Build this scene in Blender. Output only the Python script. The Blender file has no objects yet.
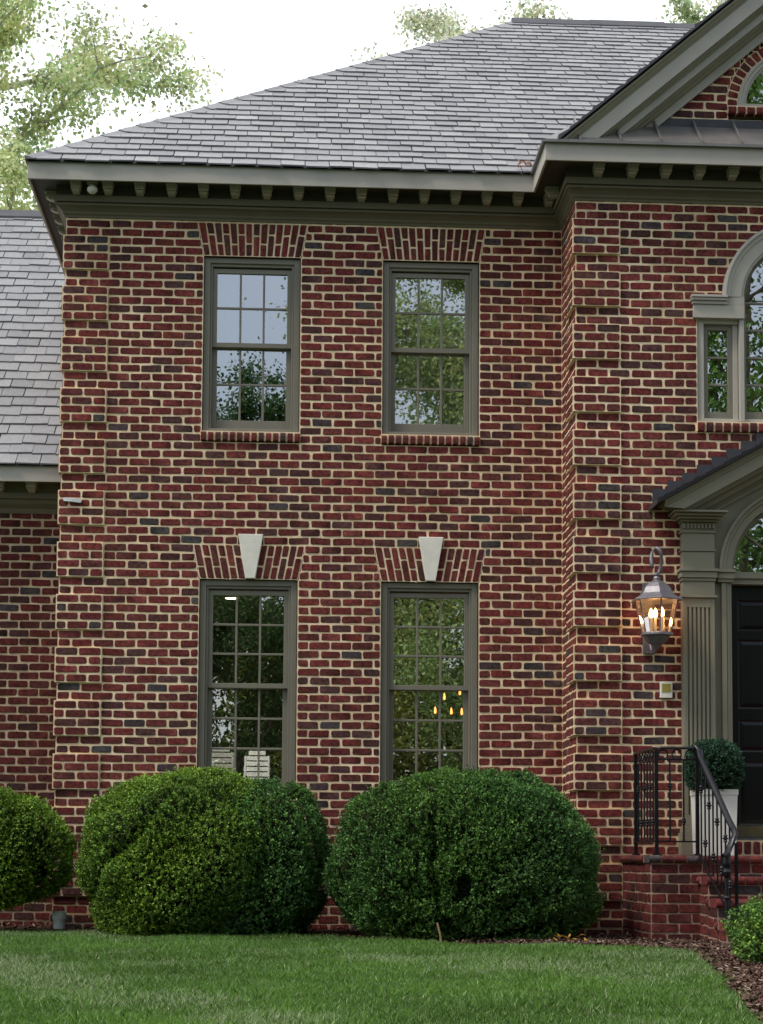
import bpy, bmesh, math, random
import numpy as np
from mathutils import Vector, Matrix
random.seed(7); rng = np.random.default_rng(11)
scene = bpy.context.scene
COL = scene.collection
pi = math.pi

# ------------------------------------------------------------------ materials
def new_mat(name):
    m = bpy.data.materials.new(name); m.use_nodes = True
    nt = m.node_tree; b = nt.nodes['Principled BSDF']
    return m, nt, b
def N(nt, t, **kw):
    n = nt.nodes.new(t)
    for k, v in kw.items(): setattr(n, k, v)
    return n
def paint(name, col, rough=.55, var=.12, scale=6, spec=.35, metal=0, bump=.15, stain_base_dark=0):
    m, nt, b = new_mat(name)
    tc = N(nt, 'ShaderNodeTexCoord'); no = N(nt, 'ShaderNodeTexNoise'); no.inputs['Scale'].default_value = scale
    no.inputs['Detail'].default_value = 6; no.inputs['Roughness'].default_value = .65
    nt.links.new(tc.outputs['Object'], no.inputs['Vector'])
    r = N(nt, 'ShaderNodeValToRGB')
    r.color_ramp.elements[0].position = .3; r.color_ramp.elements[1].position = .72
    r.color_ramp.elements[0].color = tuple(c * (1 - var) for c in col) + (1,)
    r.color_ramp.elements[1].color = tuple(c * (1 + var) for c in col) + (1,)
    nt.links.new(no.outputs['Fac'], r.inputs['Fac']); out = r.outputs['Color']
    if stain_base_dark:
        n3 = N(nt, 'ShaderNodeTexNoise'); n3.inputs['Scale'].default_value = 1.1; n3.inputs['Detail'].default_value = 6; n3.inputs['Roughness'].default_value = .6
        nt.links.new(tc.outputs['Object'], n3.inputs['Vector'])
        r3 = N(nt, 'ShaderNodeValToRGB'); r3.color_ramp.elements[0].position = .36; r3.color_ramp.elements[1].position = .6
        r3.color_ramp.elements[0].color = (1 - stain_base_dark, (1 - stain_base_dark) * .95, (1 - stain_base_dark) * .86, 1); r3.color_ramp.elements[1].color = (1, 1, 1, 1)
        mx = N(nt, 'ShaderNodeMix', data_type='RGBA', blend_type='MULTIPLY'); mx.inputs[0].default_value = 1
        nt.links.new(n3.outputs['Fac'], r3.inputs['Fac']); nt.links.new(out, mx.inputs[6]); nt.links.new(r3.outputs['Color'], mx.inputs[7]); out = mx.outputs[2]
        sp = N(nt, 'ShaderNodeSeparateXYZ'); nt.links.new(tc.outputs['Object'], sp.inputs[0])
        mr = N(nt, 'ShaderNodeMapRange'); mr.inputs[1].default_value = 0; mr.inputs[2].default_value = 1.1; mr.inputs[3].default_value = .6; mr.inputs[4].default_value = 1  # also multiplies the colour darker towards the ground
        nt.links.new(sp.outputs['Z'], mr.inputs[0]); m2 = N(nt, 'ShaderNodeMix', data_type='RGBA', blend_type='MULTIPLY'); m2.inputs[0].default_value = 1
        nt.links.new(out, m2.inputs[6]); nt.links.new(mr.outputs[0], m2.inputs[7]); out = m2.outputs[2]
    nt.links.new(out, b.inputs['Base Color'])
    b.inputs['Roughness'].default_value = rough; b.inputs['Metallic'].default_value = metal
    b.inputs['Specular IOR Level'].default_value = spec
    if bump:
        n2 = N(nt, 'ShaderNodeTexNoise'); n2.inputs['Scale'].default_value = scale * 12; n2.inputs['Detail'].default_value = 3
        nt.links.new(tc.outputs['Object'], n2.inputs['Vector'])
        bp = N(nt, 'ShaderNodeBump'); bp.inputs['Strength'].default_value = bump; bp.inputs['Distance'].default_value = .004
        nt.links.new(n2.outputs['Fac'], bp.inputs['Height']); nt.links.new(bp.outputs['Normal'], b.inputs['Normal'])
    return m
def vcol_mat(name, rough=.85, spec=.2, nscale=40, namp=.35, bump=.5, bdist=.004, translucent=0, big=0, grime=False):
    m, nt, b = new_mat(name)
    at = N(nt, 'ShaderNodeAttribute'); at.attribute_name = 'Col'
    tc = N(nt, 'ShaderNodeTexCoord')
    col = at.outputs['Color']
    def mul(col, sc, amp, det=5):
        no = N(nt, 'ShaderNodeTexNoise'); no.inputs['Scale'].default_value = sc; no.inputs['Detail'].default_value = det
        no.inputs['Roughness'].default_value = .7
        nt.links.new(tc.outputs['Object'], no.inputs['Vector'])
        mr = N(nt, 'ShaderNodeMapRange'); mr.inputs[1].default_value = .3; mr.inputs[2].default_value = .7
        mr.inputs[3].default_value = 1 - amp; mr.inputs[4].default_value = 1 + amp
        nt.links.new(no.outputs['Fac'], mr.inputs[0])
        mx = N(nt, 'ShaderNodeMix', data_type='RGBA', blend_type='MULTIPLY'); mx.inputs[0].default_value = 1
        nt.links.new(col, mx.inputs[6]); nt.links.new(mr.outputs[0], mx.inputs[7])
        return mx.outputs[2], no
    if namp: col, no = mul(col, nscale, namp)
    if big: col, _ = mul(col, .9, big, 3)
    nt.links.new(col, b.inputs['Base Color'])
    b.inputs['Roughness'].default_value = rough; b.inputs['Specular IOR Level'].default_value = spec
    if bump and namp:
        bp = N(nt, 'ShaderNodeBump'); bp.inputs['Strength'].default_value = bump; bp.inputs['Distance'].default_value = bdist
        nt.links.new(no.outputs['Fac'], bp.inputs['Height']); nt.links.new(bp.outputs['Normal'], b.inputs['Normal'])
    if translucent:
        tr = N(nt, 'ShaderNodeBsdfTranslucent'); nt.links.new(col, tr.inputs['Color'])
        ms = N(nt, 'ShaderNodeMixShader'); ms.inputs[0].default_value = translucent
        nt.links.new(b.outputs[0], ms.inputs[1]); nt.links.new(tr.outputs[0], ms.inputs[2])
        nt.links.new(ms.outputs[0], nt.nodes['Material Output'].inputs['Surface'])
    return m
M = {}
M['brick'] = vcol_mat('brick', .88, .2, 30, .62, .8, .006, big=.20)
M['mortar'] = paint('mortar', (.95, .75, .505), .95, .24, 9, .1, 0, .9, stain_base_dark=.20)
M['mortar_dark'] = paint('shaded_step_mortar', (.36, .26, .19), .95, .35, 7, .1, 0, .8)  # step mortar, coloured dark for the shade around the stoop
M['mortar_mid'] = paint('shaded_wing_mortar', (.60, .475, .33), .95, .3, 9, .1, 0, .8, stain_base_dark=.25)  # wing mortar, the wing's shade put into its colour
M['slate'] = vcol_mat('slate', .5, .5, 22, .16, .5, .004)
M['trim'] = paint('olive_trim', (.265, .24, .172), .42, .06, 3, .45, 0, .08)
M['fascia'] = paint('grey_fascia', (.46, .425, .37), .5, .07, 3, .4, 0, .08)
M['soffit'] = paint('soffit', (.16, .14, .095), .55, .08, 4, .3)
M['soffit_dark'] = paint('soffit_board', (.07, .065, .05), .6, .08, 4, .3)  # trim paint in a darker copy, shade under the eaves painted in
M['window'] = paint('window_paint', (.215, .195, .15), .42, .06, 5, .45, 0, .06)
M['stone'] = paint('keystone', (.86, .82, .72), .8, .10, 8, .2, 0, .5)
M['metal'] = paint('weathered_roof_metal', (.24, .225, .215), .38, .25, 3, .6, .45, .1)
M['flash'] = paint('lead_flashing', (.055, .055, .065), .55, .25, 8, .5, .2)
M['ridge'] = paint('ridge_cap', (.07, .07, .08), .6, .2, 8, .4)
M['iron'] = paint('black_iron', (.006, .006, .009), .34, .3, 20, .4, 0, .2)
M['door'] = paint('black_door', (.005, .005, .0055), .3, .2, 3, .35, 0, .03)
M['brass'] = paint('aged_brass', (.16, .13, .075), .4, .2, 10, .5, .6)
M['alu'] = paint('threshold_metal', (.12, .14, .16), .35, .1, 10, .5, .8)
M['pewter'] = paint('lantern_pewter', (.19, .175, .19), .45, .25, 14, .6, .45, .3)
M['white'] = paint('white_plastic', (.80, .82, .84), .5, .05, 8)
M['planter'] = paint('white_planter', (.80, .79, .72), .45, .04, 5)
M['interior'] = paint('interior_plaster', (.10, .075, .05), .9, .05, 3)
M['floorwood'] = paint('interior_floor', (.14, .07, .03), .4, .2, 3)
M['curtain'] = paint('curtain', (.72, .70, .62), .9, .05, 4)
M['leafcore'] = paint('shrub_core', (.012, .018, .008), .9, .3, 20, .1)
M['bark'] = paint('bark', (.16, .135, .11), .9, .35, 5, .1, 0, .8)
M['bark_pale'] = paint('pale_bark', (.5, .47, .42), .9, .25, 5, .1, 0, .6)
M['leaf'] = vcol_mat('leaf', .5, .35, 0, 0, 0, translucent=.3)
M['boxleaf'] = vcol_mat('box_leaf', .55, .25, 0, 0, 0, translucent=.12)
M['blade'] = vcol_mat('grass_blade', .5, .35, 0, 0, 0, translucent=.25)
M['chip'] = vcol_mat('bark_chip', .9, .15, 60, .3, .5)
def emit(name, col, s):
    m = bpy.data.materials.new(name); m.use_nodes = True; nt = m.node_tree; nt.nodes.clear()
    e = nt.nodes.new('ShaderNodeEmission'); e.inputs[0].default_value = col + (1,); e.inputs[1].default_value = s
    o = nt.nodes.new('ShaderNodeOutputMaterial'); nt.links.new(e.outputs[0], o.inputs[0]); return m
M['bulb'] = emit('warm_bulb', (1, .48, .17), 22)
M['downlight'] = emit('downlight', (1, .8, .55), 25)
M['chandbulb'] = emit('chandelier_bulb', (1, .36, .09), 6)
def glass(name, refl, tint=(1, 1, 1), wav=.0):
    m = bpy.data.materials.new(name); m.use_nodes = True; nt = m.node_tree; nt.nodes.clear()
    t = nt.nodes.new('ShaderNodeBsdfTransparent'); t.inputs[0].default_value = tint + (1,)
    g = nt.nodes.new('ShaderNodeBsdfGlossy'); g.inputs['Roughness'].default_value = 0.0
    g.inputs[0].default_value = (1, 1, 1, 1)
    lw = nt.nodes.new('ShaderNodeFresnel'); lw.inputs[0].default_value = 1.5
    ad = nt.nodes.new('ShaderNodeMath'); ad.operation = 'ADD'; ad.inputs[1].default_value = refl; ad.use_clamp = True
    nt.links.new(lw.outputs[0], ad.inputs[0])
    mx = nt.nodes.new('ShaderNodeMixShader'); nt.links.new(ad.outputs[0], mx.inputs[0])
    nt.links.new(t.outputs[0], mx.inputs[1]); nt.links.new(g.outputs[0], mx.inputs[2])
    if wav:
        tc = nt.nodes.new('ShaderNodeTexCoord'); no = nt.nodes.new('ShaderNodeTexNoise'); no.inputs['Scale'].default_value = 4
        no.inputs['Detail'].default_value = 1
        nt.links.new(tc.outputs['Object'], no.inputs['Vector'])
        bp = nt.nodes.new('ShaderNodeBump'); bp.inputs['Strength'].default_value = wav; bp.inputs['Distance'].default_value = .01
        nt.links.new(no.outputs['Fac'], bp.inputs['Height']); nt.links.new(bp.outputs['Normal'], g.inputs['Normal'])
    o = nt.nodes.new('ShaderNodeOutputMaterial'); nt.links.new(mx.outputs[0], o.inputs[0]); return m
M['glass'] = glass('window_glass', .44, (.8, .85, .8), .03)
M['lampglass'] = glass('lantern_glass', .05, (.95, .93, .9), .2)

# ------------------------------------------------------------------ object helpers
def link(o, parent=None):
    COL.objects.link(o)
    if parent is not None: o.parent = parent
    return o
def tag(o, label=None, cat=None, group=None, kind=None):
    for k, v in (('label', label), ('category', cat), ('group', group), ('kind', kind)):
        if v: o[k] = v
    return o
def thing(name, label, cat, loc=(0, 0, 0), rz=0, group=None):
    o = bpy.data.objects.new(name, None); o.location = loc; o.rotation_euler = (0, 0, rz); o.empty_display_size = .2
    link(o); return tag(o, label, cat, group)
class MB:
    """collects polygons (optional colour per polygon) into one mesh"""
    def __init__(s): s.v = []; s.f = []; s.c = []; s.m = []
    def poly(s, pts, c=(1, 1, 1), mi=0):
        n = len(s.v); s.v.extend([tuple(p) for p in pts]); s.f.append(tuple(range(n, n + len(pts)))); s.c.append(c); s.m.append(mi)
    def faces(s, pts, faces, c=(1, 1, 1), mi=0):
        n = len(s.v); s.v.extend([tuple(p) for p in pts])
        for f in faces: s.f.append(tuple(i + n for i in f)); s.c.append(c); s.m.append(mi)
    def box(s, x0, x1, y0, y1, z0, z1, c=(1, 1, 1), mi=0):
        x0, x1 = min(x0, x1), max(x0, x1); y0, y1 = min(y0, y1), max(y0, y1); z0, z1 = min(z0, z1), max(z0, z1)
        p = [(x0, y0, z0), (x1, y0, z0), (x1, y1, z0), (x0, y1, z0), (x0, y0, z1), (x1, y0, z1), (x1, y1, z1), (x0, y1, z1)]
        s.faces(p, [(3, 2, 1, 0), (4, 5, 6, 7), (0, 1, 5, 4), (1, 2, 6, 5), (2, 3, 7, 6), (3, 0, 4, 7)], c, mi)
    def tube(s, pts, r, n=8, c=(1, 1, 1), mi=0, cap=True, taper=None):
        pts = [Vector(p) for p in pts]; rings = []
        prev = None
        for i, p in enumerate(pts):
            d = (pts[min(i + 1, len(pts) - 1)] - pts[max(i - 1, 0)]).normalized()
            if prev is None:
                a = d.orthogonal().normalized()
            else:
                a = (prev - d * prev.dot(d)).normalized()
            prev = a; b = d.cross(a)
            rr = r if taper is None else taper[i]
            rings.append([tuple(p + a * math.cos(2 * pi * k / n) * rr + b * math.sin(2 * pi * k / n) * rr) for k in range(n)])
        base = len(s.v)
        for R_ in rings: s.v.extend(R_)
        for i in range(len(rings) - 1):
            for k in range(n):
                a0 = base + i * n + k; a1 = base + i * n + (k + 1) % n
                s.f.append((a0, a1, a1 + n, a0 + n)); s.c.append(c); s.m.append(mi)
        if cap:
            s.f.append(tuple(base + k for k in range(n))[::-1]); s.c.append(c); s.m.append(mi)
            s.f.append(tuple(base + (len(rings) - 1) * n + k for k in range(n))); s.c.append(c); s.m.append(mi)
    def lathe(s, prof, n=24, center=(0, 0), c=(1, 1, 1), mi=0, rot=0):
        base = len(s.v)
        for r, z in prof:
            for k in range(n):
                a = 2 * pi * k / n + rot; s.v.append((center[0] + r * math.cos(a), center[1] + r * math.sin(a), z))
        for i in range(len(prof) - 1):
            for k in range(n):
                a0 = base + i * n + k; a1 = base + i * n + (k + 1) % n
                s.f.append((a0, a1, a1 + n, a0 + n)); s.c.append(c); s.m.append(mi)
    def build(s, name, mats, parent=None, smooth=False, bevel=0, col=False):
        me = bpy.data.meshes.new(name); me.from_pydata(s.v, [], s.f)
        if not isinstance(mats, (list, tuple)): mats = [mats]
        for m in mats: me.materials.append(m)
        if any(s.m): me.polygons.foreach_set('material_index', s.m)
        if col:
            ca = me.color_attributes.new('Col', 'FLOAT_COLOR', 'CORNER')
            lt = np.zeros(len(s.f), dtype=np.int32); me.polygons.foreach_get('loop_total', lt)
            rows = []
            for c, n_ in zip(s.c, lt):
                if isinstance(c, list): rows.extend([tuple(q) + (1,) for q in c])
                else: rows.extend([tuple(c[:3]) + (1,)] * int(n_))
            a = np.array(rows, dtype=np.float32)
            ca.data.foreach_set('color', a.ravel())
        if smooth: me.polygons.foreach_set('use_smooth', [True] * len(s.f))
        me.update()
        o = bpy.data.objects.new(name, me); link(o, parent)
        if bevel:
            b = o.modifiers.new('Bevel', 'BEVEL'); b.width = bevel; b.segments = 2; b.limit_method = 'ANGLE'; b.angle_limit = .7
            b.harden_normals = False
        return o
def quads_object(name, V, C, mat, parent=None, k=4):
    """V (n,k,3) polygons, C (n,3) colours -> one fast mesh"""
    n = len(V); me = bpy.data.meshes.new(name)
    me.vertices.add(n * k); me.vertices.foreach_set('co', np.ascontiguousarray(V, dtype=np.float32).ravel())
    me.loops.add(n * k); me.loops.foreach_set('vertex_index', np.arange(n * k, dtype=np.int32))
    me.polygons.add(n); me.polygons.foreach_set('loop_start', np.arange(0, n * k, k, dtype=np.int32))
    me.update(calc_edges=True)
    ca = me.color_attributes.new('Col', 'FLOAT_COLOR', 'POINT')
    a = np.ones((n, k, 4), dtype=np.float32); a[:, :, :3] = C[:, None, :]
    ca.data.foreach_set('color', a.ravel())
    me.materials.append(mat); me.update()
    o = bpy.data.objects.new(name, me); return link(o, parent)
def sweep(mb, path, prof, mi=0, c=(1, 1, 1), caps=True):
    """prof: closed list of (outward, z); path: 2-D points, outward is on the right-hand side"""
    n = len(path); dirs = []
    for i in range(n - 1):
        dx, dy = path[i + 1][0] - path[i][0], path[i + 1][1] - path[i][1]; L = math.hypot(dx, dy); dirs.append((dx / L, dy / L))
    rings = []
    for i in range(n):
        if i == 0: nx, ny = dirs[0][1], -dirs[0][0]; m = (nx, ny)
        elif i == n - 1: nx, ny = dirs[-1][1], -dirs[-1][0]; m = (nx, ny)
        else:
            n1 = (dirs[i - 1][1], -dirs[i - 1][0]); n2 = (dirs[i][1], -dirs[i][0]); k = 1 + n1[0] * n2[0] + n1[1] * n2[1]
            m = ((n1[0] + n2[0]) / k, (n1[1] + n2[1]) / k)
        rings.append([(path[i][0] + m[0] * o, path[i][1] + m[1] * o, z) for o, z in prof])
    base = len(mb.v); K = len(prof)
    for r in rings: mb.v.extend(r)
    for i in range(n - 1):
        for k in range(K):
            a = base + i * K + k; b = base + i * K + (k + 1) % K
            mb.f.append((a, b, b + K, a + K)); mb.c.append(c); mb.m.append(mi)
    if caps:
        mb.f.append(tuple(base + k for k in range(K))[::-1]); mb.c.append(c); mb.m.append(mi)
        mb.f.append(tuple(base + (n - 1) * K + k for k in range(K))); mb.c.append(c); mb.m.append(mi)

# ------------------------------------------------------------------ bricks
H = .08133; LB = .2; MJ = .0178
def brick_col():
    r = random.random(); v = random.uniform(.80, 1.18)
    if r < .62: c = (.158, .035, .030)
    elif r < .79: c = (.118, .033, .029)
    elif r < .925: c = (.094, .038, .035)
    elif r < .965: c = (.070, .053, .054)
    else: c = (.185, .042, .036)
    g = random.uniform(.9, 1.15)
    return (c[0] * v, c[1] * v * g, c[2] * v * g)
class Face:
    """plane frame: origin, u direction, outward normal; z is world up"""
    def __init__(s, o, u, n, mj=None, tone=1): s.tone = tone; s.mj = mj or MJ; s.o = Vector(o); s.u = Vector(u); s.n = Vector(n); s.mb = MB()
    def P(s, u, z, d=0): return s.o + s.u * u + Vector((0, 0, z)) + s.n * d
    def mortar(s, u0, u1, z0, z1, d=0):
        s.mb.poly([s.P(u0, z0, d), s.P(u1, z0, d), s.P(u1, z1, d), s.P(u0, z1, d)], (1, 1, 1), 1)
    def slab(s, u0, u1, z0, z1, d0, d1):
        p = [s.P(u, z, d) for d in (d0, d1) for u, z in ((u0, z0), (u1, z0), (u1, z1), (u0, z1))]
        s.mb.faces(p, [(4, 5, 6, 7), (0, 1, 5, 4), (1, 2, 6, 5), (2, 3, 7, 6), (3, 0, 4, 7)], (1, 1, 1), 1)
    def brick(s, q, d=0, h=.0045, col=None, mj=None, round_=.017, wrap=None):
        """q: four (u,z) corners ccw of the module; shrunk by half a joint and given worn corners"""
        mj = mj or s.mj; col = tuple(v * s.tone for v in (col or brick_col())); cx = sum(p[0] for p in q) / 4; cz = sum(p[1] for p in q) / 4
        q2 = []
        for i in range(4):
            p = q[i]; a = q[i - 1]; b = q[(i + 1) % 4]
            ea = Vector((a[0] - p[0], a[1] - p[1])); eb = Vector((b[0] - p[0], b[1] - p[1]))
            la, lb = ea.length, eb.length
            if la < .02 or lb < .02: return
            ea /= la; eb /= lb; k = (mj / 2 + random.uniform(-.0016, .0022))
            q2.append((p[0] + (ea.x + eb.x) * k, p[1] + (ea.y + eb.y) * k, ea, eb, min(la, lb)))
        outer = []
        for x, z, ea, eb, l in q2:
            r1 = random.uniform(.35, 1.4) * round_; r2 = random.uniform(.35, 1.4) * round_
            r1 = min(r1, l * .25); r2 = min(r2, l * .25)
            j = lambda: random.uniform(-.0012, .0012)
            outer.append((x + ea.x * r1 + j(), z + ea.y * r1 + j())); 
            outer.append((x + (ea.x * r1 + eb.x * r2) * .26, z + (ea.y * r1 + eb.y * r2) * .26))
            outer.append((x + eb.x * r2 + j(), z + eb.y * r2 + j()))
        K = len(outer); hh = h + random.uniform(-.0015, .0025)
        tilt = (random.uniform(-.01, .01), random.uniform(-.02, .02))
        ring0 = [s.P(u, z, d - .004) for u, z in outer]
        ring1 = [s.P(u, z, d + hh * .45) for u, z in outer]
        f = .93
        ring2 = []
        for u, z in outer:
            du, dz = u - cx, z - cz
            ring2.append(s.P(cx + du - math.copysign(min(.004, abs(du) * .3), du), cz + dz - math.copysign(min(.004, abs(dz) * .3), dz), d + hh + du * tilt[0] + dz * tilt[1]))
        n0 = len(s.mb.v); s.mb.v.extend([tuple(p) for p in ring0 + ring1 + ring2])
        for i in range(K):
            j = (i + 1) % K
            s.mb.f.append((n0 + i, n0 + j, n0 + K + j, n0 + K + i)); s.mb.c.append(col); s.mb.m.append(0)
            s.mb.f.append((n0 + K + i, n0 + K + j, n0 + 2 * K + j, n0 + 2 * K + i)); s.mb.c.append(col); s.mb.m.append(0)
        g = random.choice((-1, 1)) * (random.uniform(.25, .55) if random.random() < .22 else random.uniform(0, .12)); hw = max(abs(u - cx) for u, z in outer) + 1e-6
        s.mb.f.append(tuple(n0 + 2 * K + i for i in range(K))); s.mb.m.append(0)
        s.mb.c.append([tuple(v * max(.45, 1 + g * (u - cx) / hw + random.uniform(-.13, .13)) for v in col) for u, z in outer])
    def row(s, u0, u1, z0, z1, phase, d=0):
        """fill one course between u0 and u1 with bricks, running bond phase"""
        if u1 - u0 < .03: return
        k = math.floor((u0 - phase) / LB); cuts = [u0]
        x = phase + (k + 1) * LB
        while x < u1 - .001:
            cuts.append(x); x += LB
        cuts.append(u1)
        if len(cuts) > 2 and cuts[1] - cuts[0] < .055: del cuts[1]
        if len(cuts) > 2 and cuts[-1] - cuts[-2] < .055: del cuts[-2]
        out = []
        for a, b in zip(cuts[:-1], cuts[1:]):
            if b - a > .27: m = (a + b) / 2; out += [(a, m), (m, b)]
            else: out.append((a, b))
        for i, (a, b) in enumerate(out):
            ja = random.uniform(-.007, .007) if i else 0; w1, w2 = random.uniform(-.0032, .0032), random.uniform(-.0032, .0032)
            s.brick([(a + ja, z0 + w1), (b, z0 + w2), (b, z1 + w2), (a + ja, z1 + w1)], d)
    def build(s, name, parent): return s.mb.build(name, [M['brick'], M['mortar']], parent, col=True)
def subtract(iv, holes):
    out = [iv]
    for h0, h1 in holes:
        nx = []
        for a, b in out:
            if h1 <= a or h0 >= b: nx.append((a, b)); continue
            if h0 > a: nx.append((a, h0))
            if h1 < b: nx.append((h1, b))
        out = nx
    return out
Z0 = 6.157
def warp(z): return z + .016 * math.exp(-((Z0 - z) / H - 33) ** 2 / 260)
def wall(face, u0, u1, j0, j1, holefn, quoins=(), wz=lambda z: z, zclip=None, phase=0):
    """courses j0..j1 (joint j lies at Z0-H*j). quoins: list of (ua,ub,proj,end) blocks"""
    for j in range(j0, j1):
        zt = wz(Z0 - H * j); zb = wz(Z0 - H * (j + 1)); zm = (zt + zb) / 2
        holes = holefn(zm, zb, zt)
        L, Rr = u0, u1
        if zclip: L, Rr = zclip(zm, zb, zt, L, Rr)
        if Rr - L < .02: continue
        for a, b in subtract((L, Rr), holes): face.mortar(a, b, zb, zt)
        qh = []
        inq = (j % 6) in (2, 3, 4, 5)
        ph = phase + (LB / 2 if j % 2 else 0)
        if inq:
            for ua, ub, pr in quoins:
                if zt > 6.7: continue
                qh.append((ua, ub))
                wl = ub - ua; bb = [ua, ub]
                if wl > .3:
                    if j % 2: cs = [ua, ua + .1, ua + .3, ub] if ub - ua > .36 else [ua, ua + .1, ub]
                    else: cs = [ua, (ua + ub) / 2, ub]
                else: cs = [ua, ua + wl / 2, ub] if j % 2 else [ua, ub]
                for a, b in zip(cs[:-1], cs[1:]): face.brick([(a, zb), (b, zb), (b, zt), (a, zt)], pr, round_=.019)
        for a, b in subtract((L, Rr), holes + qh): face.row(a, b, zb, zt, ph)
    for jj in range(j0 - (j0 % 6) - 6, j1, 6):
        ja, jb = jj + 2, jj + 6
        ja = max(ja, j0); jb = min(jb, j1)
        if jb <= ja or wz(Z0 - H * ja) > 6.72: continue
        for ua, ub, pr in quoins: face.slab(ua, ub, wz(Z0 - H * jb) + .001, wz(Z0 - H * ja) - .001, 0, pr)
def flat_arch(face, bot, top, z0, z1, n, d=.001):
    """fan of bricks set on end between two slanting lines"""
    face.mb.poly([face.P(bot[0], z0, d - .0005), face.P(bot[1], z0, d - .0005), face.P(top[1], z1, d - .0005), face.P(top[0], z1, d - .0005)], (1, 1, 1), 1)
    def e(t, z):
        s = (z - z0) / (z1 - z0); a = bot[0] + (top[0] - bot[0]) * s; b = bot[1] + (top[1] - bot[1]) * s; return a + (b - a) * t
    for i in range(n):
        t0, t1 = i / n, (i + 1) / n; k = (.64 if i % 2 else .37) + random.uniform(-.02, .02); zm = z0 + (z1 - z0) * k
        for a, b in ((z0, zm), (zm, z1)):
            c = brick_col()
            if c[2] > c[0] * .6: c = (.10, .03, .03)
            face.brick([(e(t0, a), a), (e(t1, a), a), (e(t1, b), b), (e(t0, b), b)], d, round_=.011, mj=.016, col=c)
def ring(face, cx, cz, r0, r1, a0, a1, n, d=.001):
    for i in range(n):
        t0 = a0 + (a1 - a0) * i / n; t1 = a0 + (a1 - a0) * (i + 1) / n
        q = [(cx + r0 * math.cos(t0), cz + r0 * math.sin(t0)), (cx + r1 * math.cos(t0), cz + r1 * math.sin(t0)), (cx + r1 * math.cos(t1), cz + r1 * math.sin(t1)), (cx + r0 * math.cos(t1), cz + r0 * math.sin(t1))]
        face.mb.poly([face.P(u, z, d) for u, z in q], (1, 1, 1), 1)
        face.brick(q, d, mj=.016, round_=.012)

# ------------------------------------------------------------------ the house
YB = -.756; XB = 4.70; XC = 6.76; XB2 = 2 * XC - XB; XE = XC * 2
house = thing('brick_house', 'two storey red brick house with olive trim, slate roof and arched doorway', 'house')
UP = [(1.297, 2.210), (2.988, 3.904)]
UT, UBOT = Z0 + 2 * H, 4.645           # upper openings
LT = warp(Z0 - 36 * H); LBOT = 1.26
JB = 77
f = Face((0, 0, 0), (1, 0, 0), (0, -1, 0))
SP = .065; SPU = .062
def main_holes(zm, zb, zt):
    hs = []
    for a, b in UP:
        if UBOT - .105 < zm < UT: hs.append((a, b))
        if UT < zm < UT + 4 * H: k = SPU * (zm - UT) / (4 * H); hs.append((a - k, b + k))
        if 1.16 < zm < LT: hs.append((a, b))
        if LT < zm < LT + 4 * H + .006: k = SP * (zm - LT) / (4 * H); hs.append((a - k, b + k))
    for a, b in KEYS:
        if LT + 4 * H < zm < 3.665: hs.append((a, b))
    return hs
KEYS = [(1.65, 1.885), (3.335, 3.570)]
wall(f, 0, XB, -7, JB, main_holes, [(-.020, .405, .021)], warp, phase=.02)
for a, b in UP:
    flat_arch(f, (a, b), (a - SPU, b + SPU), UT, UT + 4 * H, 14)
for (a, b), k in zip(UP, KEYS):
    c = (k[0] + k[1]) / 2; flat_arch(f, (a, c - .04), (a - SP, c - .096), LT, LT + 4 * H, 6); flat_arch(f, (c + .04, b), (c + .096, b + SP), LT, LT + 4 * H, 6)
# brick reveals
for a, b in UP:
    for z0, z1 in ((UBOT - .1, UT), (1.16, LT)):
        for u, s in ((a, 1), (b, -1)):
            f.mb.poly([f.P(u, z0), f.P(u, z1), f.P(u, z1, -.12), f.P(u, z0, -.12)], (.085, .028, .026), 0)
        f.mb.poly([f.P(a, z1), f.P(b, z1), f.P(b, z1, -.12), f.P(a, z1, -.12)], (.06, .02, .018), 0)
f.build('wall', house)
# right-hand part of the main front, beyond the entrance bay
f = Face((0, 0, 0), (1, 0, 0), (0, -1, 0))
wall(f, XB2, XE, -7, JB, lambda *a: [], [(XE - .405, XE + .021, .022)], warp)
f.build('wall', house)
# left gable-side wall
f = Face((0, 0, 0), (0, 1, 0), (-1, 0, 0))
wall(f, 0, 9.4, -7, JB, lambda *a: [], [(-.020, .405, .021)], warp)
f.build('wall', house)

# bay front wall
def arch_iv(zm, cx, cz, R): 
    if zm < cz: return None
    q = R * R - (zm - cz) ** 2
    return (cx - math.sqrt(q), cx + math.sqrt(q)) if q > 0 else None
PZ = 5.78; DZ = 3.25; GZ = 7.585
RL = lambda x: 8.405 + .855 * (x - 6.063)       # top outer edge of the raking cornice
def bay_holes(zm, zb, zt):
    hs = []
    if 4.60 < zm < 5.62: hs.append((5.815, 2 * XC - 5.815))
    iv = arch_iv(zm, XC, 5.60, .60) if zm >= 5.62 else None
    if zm >= 5.62 and zm < PZ: iv = (XC - .60, XC + .60)
    elif zm >= PZ: iv = arch_iv(zm, XC, PZ, .60)
    if iv and zm > 5.62: hs.append(iv)
    if .70 < zm < DZ: hs.append((6.0, 2 * XC - 6.0))
    iv = arch_iv(zm, XC, DZ, .68)
    if iv: hs.append(iv)
    iv = arch_iv(zm, XC, GZ, .655)
    if iv: hs.append(iv)
    if GZ - .10 < zm < GZ: hs.append((XC - .64, XC + .64))
    return hs
def bay_clip(zm, zb, zt, L, R):
    if zm > 6.95:
        zz = zt + .46
        x = 6.063 + (zz - 8.405) / .855
        return max(L, x), min(R, 2 * XC - x)
    return L, R
f = Face((0, YB, 0), (1, 0, 0), (0, -1, 0))
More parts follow.
